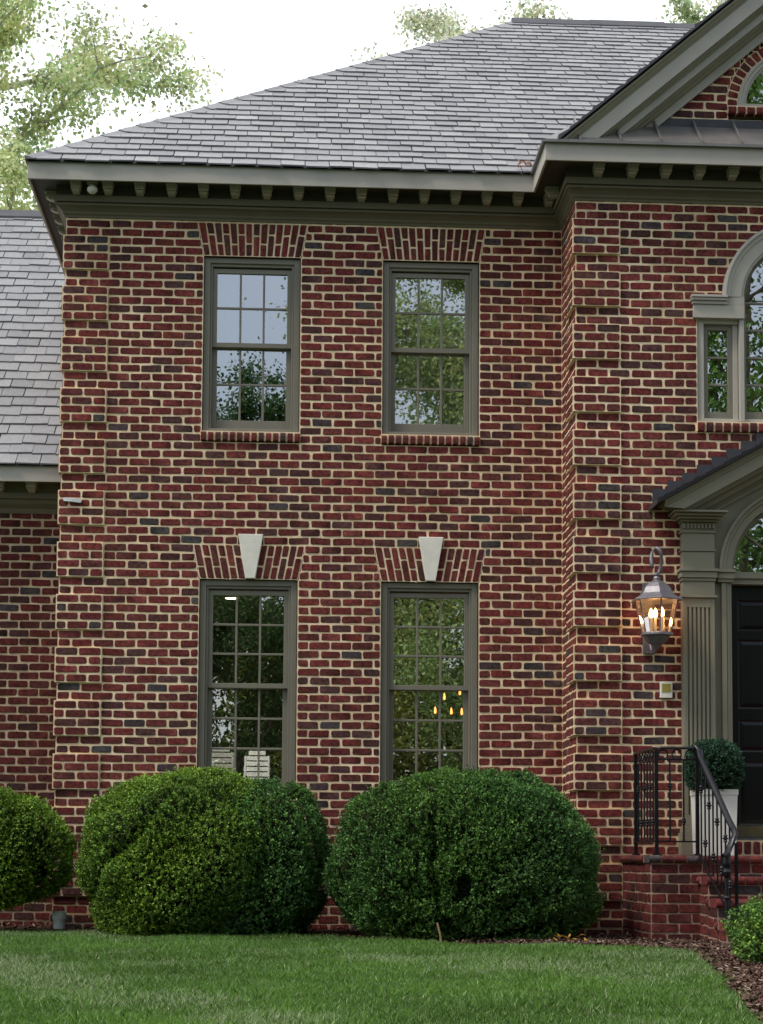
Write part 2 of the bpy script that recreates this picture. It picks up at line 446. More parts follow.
wall(f, XB, XB2, -32, JB, bay_holes, [(XB - .030, XB + .405, .031), (XB2 - .405, XB2 + .022, .024)], lambda z: z, bay_clip, phase=XB + .0)
ring(f, XC, GZ, .55, .655, 0, pi, 26)
# rowlock sills of the bay openings
def rowlock(f, u0, u1, z0, z1, proj, n):
    f.slab(u0 - .01, u1 + .01, z0 + .006, z1 - .004, -.1, proj - .012)
    for i in range(n):
        a = u0 - .015 + (u1 - u0 + .03) * i / n; b = u0 - .015 + (u1 - u0 + .03) * (i + 1) / n
        c = brick_col(); c = (max(c[0], .085), c[1], c[2])
        g = .009; zz = z1 - random.uniform(0, .004); pr = proj + random.uniform(-.002, .003)
        pts = []
        prof = [(-.03, zz), (pr - .03, zz - .006), (pr - .012, zz - .012), (pr - .002, zz - .026), (pr, zz - .045), (pr - .003, z0 + .016), (pr - .012, z0 + .004), (-.03, z0)]
        K = len(prof); A = [f.P(a + g, z, d) for d, z in prof]; B = [f.P(b - g, z, d) for d, z in prof]
        f.mb.faces(A + B, [(i, (i + 1) % K, (i + 1) % K + K, i + K) for i in range(K)] + [tuple(range(K)), tuple(range(2 * K - 1, K - 1, -1))], c, 0)
rowlock(f, 5.815, 2 * XC - 5.815, 4.53, 4.63, .038, 24)
rowlock(f, XC - .64, XC + .64, GZ - .085, GZ - .004, .05, 15)
for u, z0, z1 in ((5.815, 4.6, 5.62), (2 * XC - 5.815, 4.6, 5.62)):
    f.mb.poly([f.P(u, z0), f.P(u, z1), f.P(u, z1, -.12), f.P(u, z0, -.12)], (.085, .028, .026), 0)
f.build('wall', house)
# bay side walls
for X, n_, in ((XB, -1), (XB2, 1)):
    f = Face((X, YB, 0), (0, 1, 0), (n_, 0, 0))
    wall(f, 0, -YB, -32 if 0 else -7, JB, lambda *a: [], [(-.030, .36, .031)], lambda z: z)
    f.build('wall', house)

# upper sills and arches' companions on the main wall
def sill_object(u0, u1, z0, z1, proj, n, parent, yf=0):
    f = Face((0, yf, 0), (1, 0, 0), (0, -1, 0)); rowlock(f, u0, u1, z0, z1, proj, n)
    return f.build('sill', parent)

# ---- windows
def frame_rect(mb, x0, x1, z0, z1, w, y0, y1, wt=None, wb=None):
    wt = w if wt is None else wt; wb = w if wb is None else wb
    mb.box(x0, x0 + w, y0, y1, z0, z1); mb.box(x1 - w, x1, y0, y1, z0, z1)
    mb.box(x0 + w, x1 - w, y0, y1, z1 - wt, z1)
    if wb: mb.box(x0 + w, x1 - w, y0, y1, z0, z0 + wb)
def make_pane(x0, x1, z0, z1, y, cols, rows, parent, tilt=.004):
    mb = MB()
    for i in range(cols):
        for j in range(rows):
            a = x0 + (x1 - x0) * i / cols; b = x0 + (x1 - x0) * (i + 1) / cols
            c = z0 + (z1 - z0) * j / rows; d = z0 + (z1 - z0) * (j + 1) / rows
            tx = random.uniform(-tilt, tilt) * (b - a); tz = random.uniform(-tilt, tilt) * (d - c)
            mb.poly([(a, y - tx - tz, c), (b, y + tx - tz, c), (b, y + tx + tz, d), (a, y - tx + tz, d)])
    return mb.build('pane', M['glass'], parent)
def sash(x0, x1, z0, z1, y, cols, rows, stile, top, bot, parent):
    mb = MB(); frame_rect(mb, x0, x1, z0, z1, stile, y, y + .035, top, bot)
    gx0, gx1, gz0, gz1 = x0 + stile, x1 - stile, z0 + bot, z1 - top; mw = .010
    for i in range(1, cols):
        x = gx0 + (gx1 - gx0) * i / cols; mb.box(x - mw, x + mw, y + .004, y + .03, gz0, gz1)
    for j in range(1, rows):
        z = gz0 + (gz1 - gz0) * j / rows
        for i in range(cols):
            a = gx0 + (gx1 - gx0) * i / cols + mw * (i > 0); b = gx0 + (gx1 - gx0) * (i + 1) / cols - mw * (i < cols - 1)
            mb.box(a, b, y + .006, y + .029, z - mw, z + mw)
    s_ = mb.build('sash', M['window'], parent, bevel=.003)
    make_pane(gx0 - .005, gx1 + .005, gz0 - .005, gz1 + .005, y + .018, cols, rows, parent)
    return s_
def double_hung(x0, x1, z0, z1, rows, zmeet, label, sillz=None, castop=.085):
    w = MB(); g = .004
    frame_rect(w, x0 + g, x1 - g, z0, z1 - g, .058, .030, .11, castop * .62, .03)
    frame_rect(w, x0 + .062, x1 - .062, z0 + .03, z1 - castop * .62 - .002, .022, .048, .15, .03, .0)
    mb_o = w.build('window', M['window'], house, bevel=.004); mb_o['label'] = label
    a, b = x0 + .084, x1 - .084
    sash(a, b, zmeet - .022, z1 - castop - .012, .070, 3, rows, .042, .045, .045, mb_o)
    sash(a, b, z0 + .03, zmeet + .02, .112, 3, rows, .046, .042, .10, mb_o)
    if sillz: sill_object(x0, x1, sillz[0], sillz[1], .036, 14, mb_o)
    return mb_o
double_hung(*UP[0], UBOT, UT, 2, 5.487, 'upper sash window reflecting pale blue sky', (4.545, 4.643))
double_hung(*UP[1], UBOT, UT, 2, 5.475, 'upper sash window full of green tree reflections', (4.545, 4.643))
double_hung(*UP[0], LBOT, LT, 3, 2.255, 'tall ground floor sash window with a white chair behind it')
double_hung(*UP[1], LBOT, LT, 3, 2.255, 'tall ground floor sash window with small warm lights behind it')
# keystones
for k in KEYS:
    mb = MB(); c = (k[0] + k[1]) / 2; zb_, zt_ = LT + .004, 3.664; hw0, hw1 = .045, .117
    pts = [(c - hw0, -.045, zb_), (c + hw0, -.045, zb_), (c + hw1, -.045, zt_), (c - hw1, -.045, zt_)]
    pts += [(x, .03, z) for x, y, z in pts]
    mb.faces(pts, [(0, 1, 2, 3), (1, 5, 6, 2), (4, 0, 3, 7), (3, 2, 6, 7), (0, 4, 5, 1)])
    mb.build('keystone', M['stone'], house, bevel=.005)

# ---- Palladian window on the bay
pw = MB(); yf = YB
for s in (-1, 1):
    X = lambda x: x if s < 0 else 2 * XC - x
    a, b = 5.819, 6.246
    pw.box(X(a), X(a + .062), yf + .02, yf + .11, 4.635, 5.60)
    pw.box(X(6.205), X(b), yf - .012, yf + .11, 4.635, 5.60)
    pw.box(X(a + .062), X(6.20), yf + .02, yf + .11, 5.545, 5.60)
    pw.box(X(a + .062), X(6.20), yf + .02, yf + .11, 4.635, 4.665)
    pw.box(X(6.155), X(6.20), yf + .045, yf + .11, 4.665, 5.545)
    # entablature
    pw.box(X(5.775), X(6.246), yf - .035, yf + .06, 5.582, 5.705)
    pw.box(X(5.765), X(6.085), yf - .05, yf + .0, 5.707, 5.735)
    pw.box(X(5.755), X(6.085), yf - .068, yf + .0, 5.737, 5.76)
    pw.box(X(5.75), X(6.085), yf - .08, yf + .0, 5.762, 5.785)
pw.box(6.248, 2 * XC - 6.248, yf + .02, yf + .11, 4.635, 4.665)
def arc_band(mb, cx, cz, prof, a0=0, a1=pi, n=40):
    """prof: closed (radius, y) loop swept round the arc"""
    K = len(prof); base = len(mb.v)
    for i in range(n + 1):
        t = a0 + (a1 - a0) * i / n
        for r, y in prof: mb.v.append((cx + r * math.cos(t), y, cz + r * math.sin(t)))
    for i in range(n):
        for k in range(K):
            a = base + i * K + k; b = base + i * K + (k + 1) % K
            mb.f.append((a, a + K, b + K, b)); mb.c.append((1, 1, 1)); mb.m.append(0)
    for i, rev in ((0, False), (n, True)):
        t = tuple(base + i * K + k for k in range(K)); mb.f.append(t[::-1] if rev else t); mb.c.append((1, 1, 1)); mb.m.append(0)
arc_band(pw, XC, PZ, [(.715, yf + .02), (.715, yf - .07), (.69, yf - .075), (.672, yf - .055), (.65, yf - .05), (.64, yf - .038), (.54, yf - .034), (.532, yf - .02), (.514, yf - .018), (.514, yf + .11), (.65, yf + .11)])
for s in (-1, 1):
    pw.box(XC + s * .514, XC + s * .674, yf - .033, yf + .11, 5.7055, PZ - .0005)
pal = pw.build('window', M['fascia'], house, bevel=.003); pal['label'] = 'arched three part window above the front door'
for s in (-1, 1):
    x0, x1 = (5.881, 6.155) if s < 0 else (2 * XC - 6.155, 2 * XC - 5.881)
    sash(x0, x1, 4.665, 5.545, yf + .06, 1, 3, .045, .05, .07, pal)
mb = MB(); x0, x1 = XC - .512, XC + .512
frame_rect(mb, x0, x1, 4.665, PZ, .03, yf + .05, yf + .085, .0001, .075)
arc_band(mb, XC, PZ, [(.513, yf + .05), (.484, yf + .05), (.484, yf + .085), (.513, yf + .085)])
for i in (1, 2): mb.box(x0 + .03 + (.964) * i / 3 - .01, x0 + .03 + (.964) * i / 3 + .01, yf + .054, yf + .08, 4.74, PZ + .40)
for z in (4.99, 5.245, 5.50, 5.755): mb.box(x0 + .03, x1 - .03, yf + .056, yf + .079, z - .01, z + .01)
mb.build('sash', M['window'], pal)
def arch_pane(cx, zb, cz, R, y, parent, tilt=0):
    mb = MB()
    pts = [(cx + R * math.cos(pi * i / 32), y, cz + R * math.sin(pi * i / 32)) for i in range(33)]
    if zb < cz: pts = [(cx + R, y, zb)] + pts + [(cx - R, y, zb)]
    mb.poly(pts); return mb.build('pane', M['glass'], parent)
arch_pane(XC, 4.72, PZ, .486, yf + .068, pal)
# ---- half-round gable window
mb = MB()
arc_band(mb, XC, GZ, [(.549, yf + .05), (.549, yf - .02), (.53, yf - .025), (.52, yf - .012), (.495, yf - .01), (.488, yf + .012), (.47, yf + .015), (.47, yf + .05)])
mb.box(XC - .549, XC + .549, yf + .0, yf + .05, GZ - .004, GZ + .03)
for k in range(1, 4):
    t = pi * k / 4; d = Vector((math.cos(t), 0, math.sin(t)))
    mb.tube([Vector((XC, yf + .03, GZ + .02)) + d * .12, Vector((XC, yf + .03, GZ + .02)) + d * .46], .012, 6)
arc_band(mb, XC, GZ, [(.145, yf + .02), (.12, yf + .02), (.12, yf + .04), (.145, yf + .04)], n=16)
gw = mb.build('window', M['fascia'], house); gw['label'] = 'half round window in the gable'
arch_pane(XC, GZ, GZ, .472, yf + .035, gw)

# ---- cornice
path = [(0, 9.0), (0, 0), (XB, 0), (XB, YB), (XB2, YB), (XB2, 0), (XE, 0), (XE, 9)]
mb = MB()   # bed mouldings and soffit
sweep(mb, path, [(-.02, 6.655), (.012, 6.655), (.015, 6.672), (.028, 6.685), (.033, 6.705), (.055, 6.728), (.075, 6.742), (.088, 6.748), (.090, 6.765), (.078, 6.768), (.078, 6.776), (-.02, 6.776)])
sweep(mb, path, [(-.02, 6.7775), (.104, 6.7775), (.104, 6.836), (-.02, 6.836)])
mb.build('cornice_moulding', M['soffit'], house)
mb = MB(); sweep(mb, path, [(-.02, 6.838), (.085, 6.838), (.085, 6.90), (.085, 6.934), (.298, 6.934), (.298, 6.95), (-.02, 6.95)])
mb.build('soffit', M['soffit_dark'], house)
mb = MB(); sweep(mb, path, [(.300, 6.897), (.322, 6.897), (.322, 7.062), (.300, 7.062), (.300, 6.952)])
mb.build('fascia', M['fascia'], house, bevel=.003)
# modillion brackets
mb = MB()
mb.faces([(-.045, -.205, .058), (.045, -.205, .058), (.045, -.205, .10), (-.045, -.205, .10), (-.045, -.09, .052), (.045, -.09, .052), (.045, -.09, .10), (-.045, -.09, .10)],
         [(0, 1, 2, 3), (1, 5, 6, 2), (4, 0, 3, 7), (0, 4, 5, 1), (3, 2, 6, 7), (4, 7, 6, 5)])
mb.faces([(-.034, -.17, .036), (.034, -.17, .036), (.034, -.19, .0515), (-.034, -.19, .0515), (-.034, -.09, .024), (.034, -.09, .024), (.034, -.09, .0515), (-.034, -.09, .0515)],
         [(0, 1, 2, 3), (1, 5, 6, 2), (4, 0, 3, 7), (0, 4, 5, 1), (4, 7, 6, 5)])
mb.box(-.052, .052, -.215, -.087, .101, .118)
br0 = mb.build('bracket', M['fascia'], house, bevel=.004)
spots = [(.105 + .2965 * i, 0, 0) for i in range(16)] + [(0, .1 + .303 * i, -pi / 2) for i in range(12)]
spots += [(XB + .19 + .3075 * i, YB, 0) for i in range(13)] + [(XB, YB + .42, -pi / 2)]
for i, (x, y, r) in enumerate(spots):
    o = br0 if i == 0 else br0.copy()
    if i: link(o, house)
    o.location = (x, y, 6.815); o.rotation_euler = (0, 0, r)

# ---- slate roofs
def slate_col():
    v = random.gauss(1.12, .09); r = random.random()
    c = (.225, .222, .226)
    if r < .12: c = (.25, .245, .243)
    elif r < .24: c = (.19, .188, .196)
    return tuple(x * v for x in c)
def slate_roof(name, xl, xr, y0, z0, pitch, run, E=.158, W=.225, parent=house, facing=1):
    """front slope going up in +Y; xl(r), xr(r) give the ends at plan run r"""
    mb = MB(); L = run * math.hypot(1, pitch); n = int(L / (E * 1.27)) + 1; dr = run / n
    # underlay
    mb.poly([(xl(0), y0 + .0, z0 - .012), (xr(0), y0, z0 - .012), (xr(run), y0 + run, z0 + pitch * run - .012), (xl(run), y0 + run, z0 + pitch * run - .012)], (.02, .02, .025))
    for j in range(n):
        r0 = j * dr; r1 = r0 + dr * 1.15
        ph = (W / 2 if j % 2 else 0) + random.uniform(-.02, .02)
        a, b = xl(r0), xr(r0)
        k = math.floor((a - ph) / W); x = ph + k * W
        while x < b:
            x0 = max(x, a); x1 = min(x + W - .007, b)
            x += W + random.uniform(-.004, .004)
            if x1 - x0 < .03: continue
            t = random.uniform(.010, .018); th = .010; dd = random.uniform(-.009, .009); sk = random.uniform(-.005, .005)
            c = slate_col()
            def pt(xx, r, up): return (xx, y0 + r, z0 + pitch * r + up)
            ua, ub = r0 + dd - .012 + sk, r0 + dd - .012 - sk
            x0t = max(x0, xl(r1) if xl(r1) > xl(r0) else x0); x1t = min(x1, xr(r1) if xr(r1) < xr(r0) else x1)
            if x1t < x0t: x1t = x0t = (x0 + x1) / 2
            cc = random.random()
            p = [pt(x0, ua, t + th), pt(x1, ub, t + th), pt(x1t, r1, .004), pt(x0t, r1, .004), pt(x0, ua, t - .004), pt(x1, ub, t - .004)]
            mb.faces(p, [(0, 1, 2, 3)], c); mb.faces([p[4], p[5], p[1], p[0]], [(0, 1, 2, 3)], tuple(q * .32 for q in c))
    return mb.build(name, M['slate'], parent, col=True)
EX, EY, EZ, PT = -.345, -.345, 7.066, .776; RUN = 5.24
slate_roof('roof', lambda r: EX + r, lambda r: XE - EX - r, EY, EZ, PT, RUN)
mb = MB()    # hip ends and back slope
e0, e1 = EX, XE - EX; yb = EY + 2 * RUN; zr = EZ + PT * RUN
mb.poly([(e0, EY, EZ), (e0 + RUN, EY + RUN, zr), (e0, yb, EZ)], (.2, .2, .22))
mb.poly([(e1, EY, EZ), (e1, yb, EZ), (e1 - RUN, EY + RUN, zr)], (.2, .2, .22))
mb.poly([(e0, yb, EZ), (e0 + RUN, EY + RUN, zr), (e1 - RUN, EY + RUN, zr), (e1, yb, EZ)], (.2, .2, .22))
mb.build('roof', M['slate'], house, col=True)
mb = MB(); n = 34
for i in range(n):   # hip cap slates
    a = Vector((e0, EY, EZ)) + Vector((RUN, RUN, PT * RUN)) * (i / n); b = Vector((e0, EY, EZ)) + Vector((RUN, RUN, PT * RUN)) * ((i + 1.12) / n)
    up0, up1 = .036 + random.uniform(-.003, .003), .028
    for s, dv in ((1, Vector((.115, 0, 0))), (-1, Vector((0, .115, 0)))):
        c = slate_col() if s > 0 else (.17, .17, .19)
        q = [a + Vector((0, 0, up0)), b + Vector((0, 0, up1)), b + dv + Vector((0, 0, up1 - .022)), a + dv + Vector((0, 0, up0 - .022))]
        mb.poly(q, c); lo = [v - Vector((0, 0, .016)) for v in q]
        mb.poly([q[0], q[3], lo[3], lo[0]], (.035, .035, .04)); mb.poly([q[3], q[2], lo[2], lo[3]], (.035, .035, .04))  # cap edges coloured near black as the shadow line beneath them
mb.build('hip_cap', M['slate'], house, col=True)
mb = MB(); x = e0 + RUN - .05
while x < e1 - RUN:
    L = random.uniform(.9, 1.3); dz = random.uniform(0, .015)
    mb.faces([(x, EY + RUN - .10, zr - .055 + dz), (x + L, EY + RUN - .10, zr - .055 + dz), (x + L, EY + RUN, zr + .055 + dz), (x, EY + RUN, zr + .055 + dz), (x + L, EY + RUN + .1, zr - .05 + dz), (x, EY + RUN + .1, zr - .05 + dz), (x, EY + RUN - .10, zr - .09), (x + L, EY + RUN - .10, zr - .09)],
             [(0, 1, 2, 3), (3, 2, 4, 5), (6, 7, 1, 0)]); x += L - .01
mb.build('ridge_cap', M['ridge'], house)

# ---- left wing
WY = .55
f = Face((-7.5, WY, 0), (1, 0, 0), (0, -1, 0), None, .68)  # lower tone paints the wing's shade into the brick colours
wall(f, 0, 7.49, 27, JB, lambda *a: [], [], lambda z: z + .0, phase=.06)
f.mb.build('wall', [M['brick'], M['mortar_mid']], house, col=True)
mb = MB(); wp = [(-7.5, WY), (-.005, WY)]
sweep(mb, wp, [(-.02, 3.935), (.01, 3.935), (.02, 3.98), (.06, 4.02), (.075, 4.06), (.10, 4.065), (.10, 4.12), (.085, 4.125), (.085, 4.21), (.278, 4.21), (.278, 4.225), (-.02, 4.225)])
mb.build('cornice_moulding', M['soffit'], house)
mb = MB(); sweep(mb, wp, [(.280, 4.185), (.302, 4.185), (.302, 4.338), (.280, 4.338), (.28, 4.24)])
mb.build('fascia', M['fascia'], house, bevel=.003)
for i in range(6):
    o = br0.copy(); link(o, house); o.location = (-.33 - .305 * i, WY, 4.092); o.rotation_euler = (0, 0, 0)
wr = slate_roof('roof', lambda r: -7.7, lambda r: -.002 if r < .32 else -.002, WY - .325, 4.342, .885, 4.70)
mb = MB(); y = WY - .325 + 4.70; z = 4.342 + .885 * 4.70
mb.faces([(-7.7, y - .12, z - .06), (.3, y - .12, z - .06), (.3, y, z + .06), (-7.7, y, z + .06), (.3, y + .12, z - .06), (-7.7, y + .12, z - .06), (-7.7, y - .12, z - .11), (.3, y - .12, z - .11)], [(0, 1, 2, 3), (3, 2, 4, 5), (6, 7, 1, 0)])
mb.poly([(-7.7, y, z), (0, y, z), (0, y + 4.7, 4.342), (-7.7, y + 4.7, 4.342)])
mb.build('ridge_cap', M['ridge'], house)

# ---- entrance gable: raking cornice
def rake(mb, prof, x0fn, mi=0):
    prof = [(o, v * .92) for o, v in prof]
    """prof: closed list of (outward, drop)"""
    K = len(prof)
    for sgn in (1, -1):
        A = []; B = []
        for o, v in prof:
            xs = x0fn(o, v); z = RL(xs) - v
            xm = XC; zm = RL(XC) - v
            X = xs if sgn > 0 else 2 * XC - xs
            A.append((X, YB - o, z)); B.append((xm, YB - o, zm))
        mb.faces(A + B, [(k, (k + 1) % K, (k + 1) % K + K, k + K) for k in range(K)] + [tuple(range(K))], mi=mi)
def x0m(o, v):
    zm = 7.39 - .30 * min(max(o, 0), .33) / .32 - .02
    return 6.063 + (zm + v - 8.405) / .855
mb = MB()
rake(mb, [(.0, .012), (.34, .012), (.335, .035), (.315, .05), (.308, .07), (.295, .085), (.29, .10), (.0, .10)], x0m)
rake(mb, [(.0, .275), (.245, .275), (.24, .29), (.205, .31), (.20, .325), (.0, .325)], x0m)
rake(mb, [(.0, .405), (.125, .405), (.12, .425), (.085, .445), (.075, .465), (.05, .475), (.0, .475)], x0m)
mb.build('gable_moulding', M['trim'], house)
mb = MB()
rake(mb, [(.0, .102), (.284, .102), (.284, .272), (.0, .272)], x0m)
rake(mb, [(.0, .327), (.19, .327), (.19, .402), (.0, .402)], x0m)
rake(mb, [(.0, .477), (.04, .477), (.04, .575), (.0, .575)], x0m)
mb.build('gable_board', M['fascia'], house)
mb = MB()   # gable roof slabs and dark edge
for sgn in (1, -1):
    X = lambda x: x if sgn > 0 else 2 * XC - x
    xs = 4.49; z_ = RL(xs)
    n = 22
    for i in range(n):
        a = xs + (XC - xs) * i / n; b = xs + (XC - xs) * (i + 1) / n
        za = RL(a); zb_ = RL(b); j = random.uniform(0, .014)
        p = [(X(a), YB - .36, za + .012), (X(b), YB - .36, zb_ + .012), (X(b), YB - .36, zb_ + .03), (X(a), YB - .36, za + .046 + j)]
        q = [(x, 4.8, z) for x, y, z in p]
        mb.faces(p + q, [(0, 1, 2, 3), (3, 2, 6, 7), (0, 4, 5, 1), (0, 3, 7, 4)], (.06, .06, .07) )
mb.build('roof', M['slate'], house, col=True)
# standing-seam apron roof over the bay cornice
mb = MB(); xl, xr = XB - .34, XB2 + .34
ya, yb_, za, zb_ = YB - .345, YB - .001, 7.075, 7.385
mb.faces([(xl, ya, za), (xr, ya, za), (XB2, yb_, zb_), (XB, yb_, zb_), (xl, -.3, za), (XB, -.3, zb_ + .0), (xr, -.3, za), (XB2, -.3, zb_)],
         [(0, 1, 2, 3), (4, 0, 3, 5), (1, 6, 7, 2)])
mb.box(xl - .004, xr + .004, ya - .012, ya + .01, za - .022, za + .004)
mb.box(xl - .014, xl + .012, ya + .011, -.36, za - .022, za + .004)

x = 4.69
while x < XB2:
    mb.faces([(x - .008, ya - .004, za), (x + .008, ya - .004, za), (x + .008, ya - .004, za + .028), (x - .008, ya - .004, za + .028), (x - .008, yb_ - .012, zb_), (x + .008, yb_ - .012, zb_), (x + .008, yb_ - .012, zb_ + .055), (x - .008, yb_ - .012, zb_ + .055)],
             [(0, 1, 2, 3), (3, 2, 6, 7), (1, 5, 6, 2), (4, 0, 3, 7), (4, 7, 6, 5)]); x += .367
mb.build('metal_roof', M['metal'], house)
mb = MB(); mb.box(5.36, 2 * XC - 5.36, YB - .014, YB - .009, 7.375, 7.45); mb.build('flashing', M['flash'], house)

# ---- doorway surround
PX0, PX1 = 5.645, 5.932
mb = MB(); yw = YB
def mir(fn):
    for s in (-1, 1):
        fn((lambda x: x) if s < 0 else (lambda x: 2 * XC - x))
def pilaster(X):
    b = mb.box
    b(X(PX0 - .035), X(PX1 + .035), yw - .135, yw, .704, .90)
    b(X(PX0 - .02), X(PX1 + .02), yw - .12, yw, .902, .94); b(X(PX0 - .008), X(PX1 + .008), yw - .105, yw, .942, .965)
    # fluted shaft
    b(X(PX0), X(PX1), yw - .075, yw, .967, 3.0)
    nf = 7; w = (PX1 - PX0 - .06) / (nf + .0)
    b(X(PX0), X(PX0 + .028), yw - .098, yw - .0755, .967, 3.0); b(X(PX1 - .028), X(PX1), yw - .098, yw - .0755, .967, 3.0)
    b(X(PX0 + .0285), X(PX1 - .0285), yw - .098, yw - .0755, 2.915, 3.0); b(X(PX0 + .0285), X(PX1 - .0285), yw - .098, yw - .0755, .967, 1.06)
    nf = 6; span = PX1 - PX0 - .057; gw_ = span / nf
    for i in range(nf + 1):
        c = PX0 + .0285 + gw_ * i; hw = .0105
        lo, hi = max(c - hw, PX0 + .0288), min(c + hw, PX1 - .0288)
        b(X(lo), X(hi), yw - .098, yw - .0757, 1.0605, 2.9145)
    b(X(PX0 - .018), X(PX1 + .022), yw - .118, yw, 3.002, 3.026)
    b(X(PX0 - .002), X(PX1 + .002), yw - .102, yw, 3.028, 3.15)
    b(X(PX0 - .012), X(PX1 + .012), yw - .112, yw, 3.152, 3.18); b(X(PX0 - .022), X(PX1 + .022), yw - .125, yw, 3.182, 3.235)
    b(X(PX0 - .034), X(PX1 + .034), yw - .14, yw, 3.237, 3.262)
    b(X(PX0 - .002), X(PX1 + .002), yw - .10, yw, 3.264, 3.42)
    b(X(PX0 - .014), X(PX1 + .014), yw - .112, yw, 3.422, 3.44)
    b(X(PX0 - .002), X(PX1 + .002), yw - .10, yw, 3.442, 3.585)
    b(X(PX0 - .014), X(PX1 + .014), yw - .112, yw, 3.587, 3.61)
    b(X(PX0 - .004), X(PX1 + .004), yw - .108, yw, 3.612, 3.68)
    for i in range(9):
        c = PX0 + .012 + (PX1 - PX0 - .024) * i / 8; b(X(c - .0095), X(c + .0095), yw - .13, yw - .1085, 3.625, 3.665)
    b(X(PX0 - .02), X(PX1 + .02), yw - .145, yw, 3.682, 3.700)
    b(X(PX0 - .05), X(PX1 + .04), yw - .19, yw, 3.702, 3.722); b(X(PX0 - .085), X(PX1 + .06), yw - .23, yw, 3.724, 3.745)
    b(X(PX0 - .11), X(PX1 + .085), yw - .27, yw, 3.747, 3.765)
    # jamb panel, door casing, impost
    b(X(PX1 + .0025), X(6.006), yw - .02, yw + .05, .704, 3.15)
    b(X(6.007), X(6.051), yw - .055, yw + .12, .704, 3.15); b(X(6.052), X(6.101), yw - .035, yw + .12, .704, 3.15)
    b(X(6.056), X(6.076), yw - .045, yw - .0355, .704, 3.15)
    b(X(PX1 + .036), X(6.111), yw - .07, yw + .12, 3.152, 3.18); b(X(PX1 + .036), X(6.121), yw - .085, yw + .12, 3.182, 3.235); b(X(PX1 + .036), X(6.131), yw - .10, yw + .12, 3.237, 3.262)
mir(pilaster)
# transom bar
mb.box(6.103, 2 * XC - 6.103, yw + .03, yw + .13, 3.15, 3.262); mb.box(6.103, 2 * XC - 6.103, yw + .01, yw + .0295, 3.20, 3.225)
# archivolt
arc_band(mb, XC, 3.264, [(.775, yw + .02), (.775, yw - .075), (.75, yw - .08), (.735, yw - .06), (.715, yw - .055), (.705, yw - .04), (.65, yw - .036), (.645, yw + .13), (.775, yw + .13)])
arc_band(mb, XC, 3.264, [(.644, yw + .06), (.61, yw + .06), (.61, yw + .10), (.644, yw + .10)])
# spandrel board behind the arch, under the raking pediment
dz = lambda x: 3.702 + .56 * (x - 5.463)
n = 40
for s in (-1, 1):
    X = (lambda x: x) if s < 0 else (lambda x: 2 * XC - x)
    mb.poly([(X(PX0 - .02), yw - .03, 3.7655), (X(PX1 + .003), yw - .03, 3.7655), (X(PX1 + .003), yw - .03, dz(PX1) + .06), (X(PX0 - .02), yw - .03, dz(PX0 - .02) + .06)])
    xs = [PX1 + .003 + (XC - PX1 - .003) * i / n for i in range(n + 1)]
    for i in range(n):
        a, b = xs[i], xs[i + 1]
        lo = lambda x: 3.264 + math.sqrt(max(.765 ** 2 - (XC - x) ** 2, 0)) if XC - x < .765 else 3.264
        hi = lambda x: dz(x) + .06
        mb.poly([(X(a), yw - .03, lo(a)), (X(b), yw - .03, lo(b)), (X(b), yw - .03, hi(b)), (X(a), yw - .03, hi(a))])
def drake2(mb):
    n = 26
    for s in (-1, 1):
        X = (lambda x: x) if s < 0 else (lambda x: 2 * XC - x)
        for i in range(n):
            a = 5.36 + (XC - 5.36) * i / n; b = 5.36 + (XC - 5.36) * (i + 1) / n; j = random.uniform(0, .012)
            A = [(X(a), yw - o, dz(a) + v) for o, v in ((0, .15), (.37, .15), (.38, .185 + j), (0, .185 + j))]; B = [(X(b), yw - o, dz(b) + v) for o, v in ((0, .15), (.37, .15), (.38, .178 + j), (0, .178 + j))]
            mb.faces(A + B, [(k, (k + 1) % 4, (k + 1) % 4 + 4, k + 4) for k in range(4)] + [(0, 1, 2, 3)], (.045, .04, .045))
# raking pediment mouldings: (outward, height over the soffit line dz)
def drake(mb, prof, x0, mi=0, c=(1, 1, 1)):
    K = len(prof)
    for s in (-1, 1):
        X = (lambda x: x) if s < 0 else (lambda x: 2 * XC - x)
        xs_ = [max(x0, 5.463 + (3.7665 - v - 3.702) / .56) for o, v in prof]; A = [(X(xx), yw - o, dz(xx) + v) for xx, (o, v) in zip(xs_, prof)]; B = [(XC, yw - o, dz(XC) + v) for o, v in prof]
        mb.faces(A + B, [(k, (k + 1) % K, (k + 1) % K + K, k + K) for k in range(K)] + [tuple(range(K))], c, mi)
drake(mb, [(0, -.025), (.30, -.025), (.30, .09), (.312, .095), (.312, .11), (.33, .13), (.335, .148), (0, .148)], 5.44)
drake(mb, [(0, -.065), (.21, -.065), (.22, -.04), (.235, -.007), (0, -.007)], 5.3)
drake(mb, [(0, -.12), (.13, -.12), (.14, -.09), (.16, -.067), (0, -.067)], 5.3)
drake(mb, [(0, -.19), (.06, -.19), (.06, -.16), (.10, -.122), (0, -.122)], 5.3)
mb.build('door_surround', M['trim'], house, bevel=.0025)
mb = MB()
drake2(mb)
k = 0; x = 5.395
while x < XC - .02:       # stepped flashing let into the brick joints
    zt = dz(x) + .19 + .125
    for s in (-1, 1):
        X = (lambda x: x) if s < 0 else (lambda x: 2 * XC - x)
        x1 = min(x + .138, XC)
        mb.faces([(X(x), yw - .02, dz(x) + .16), (X(x1), yw - .02, dz(x1) + .16), (X(x1), yw - .02, zt + .02), (X(x), yw - .02, zt + .02), (X(x), yw - .003, zt + .02), (X(x1), yw - .003, zt + .02), (X(x), yw - .003, dz(x) + .16), (X(x1), yw - .003, dz(x1) + .16)],
                 [(0, 1, 2, 3), (3, 2, 5, 4), (0, 3, 4, 6), (1, 7, 5, 2)], (.05, .05, .06))
    x += .1355
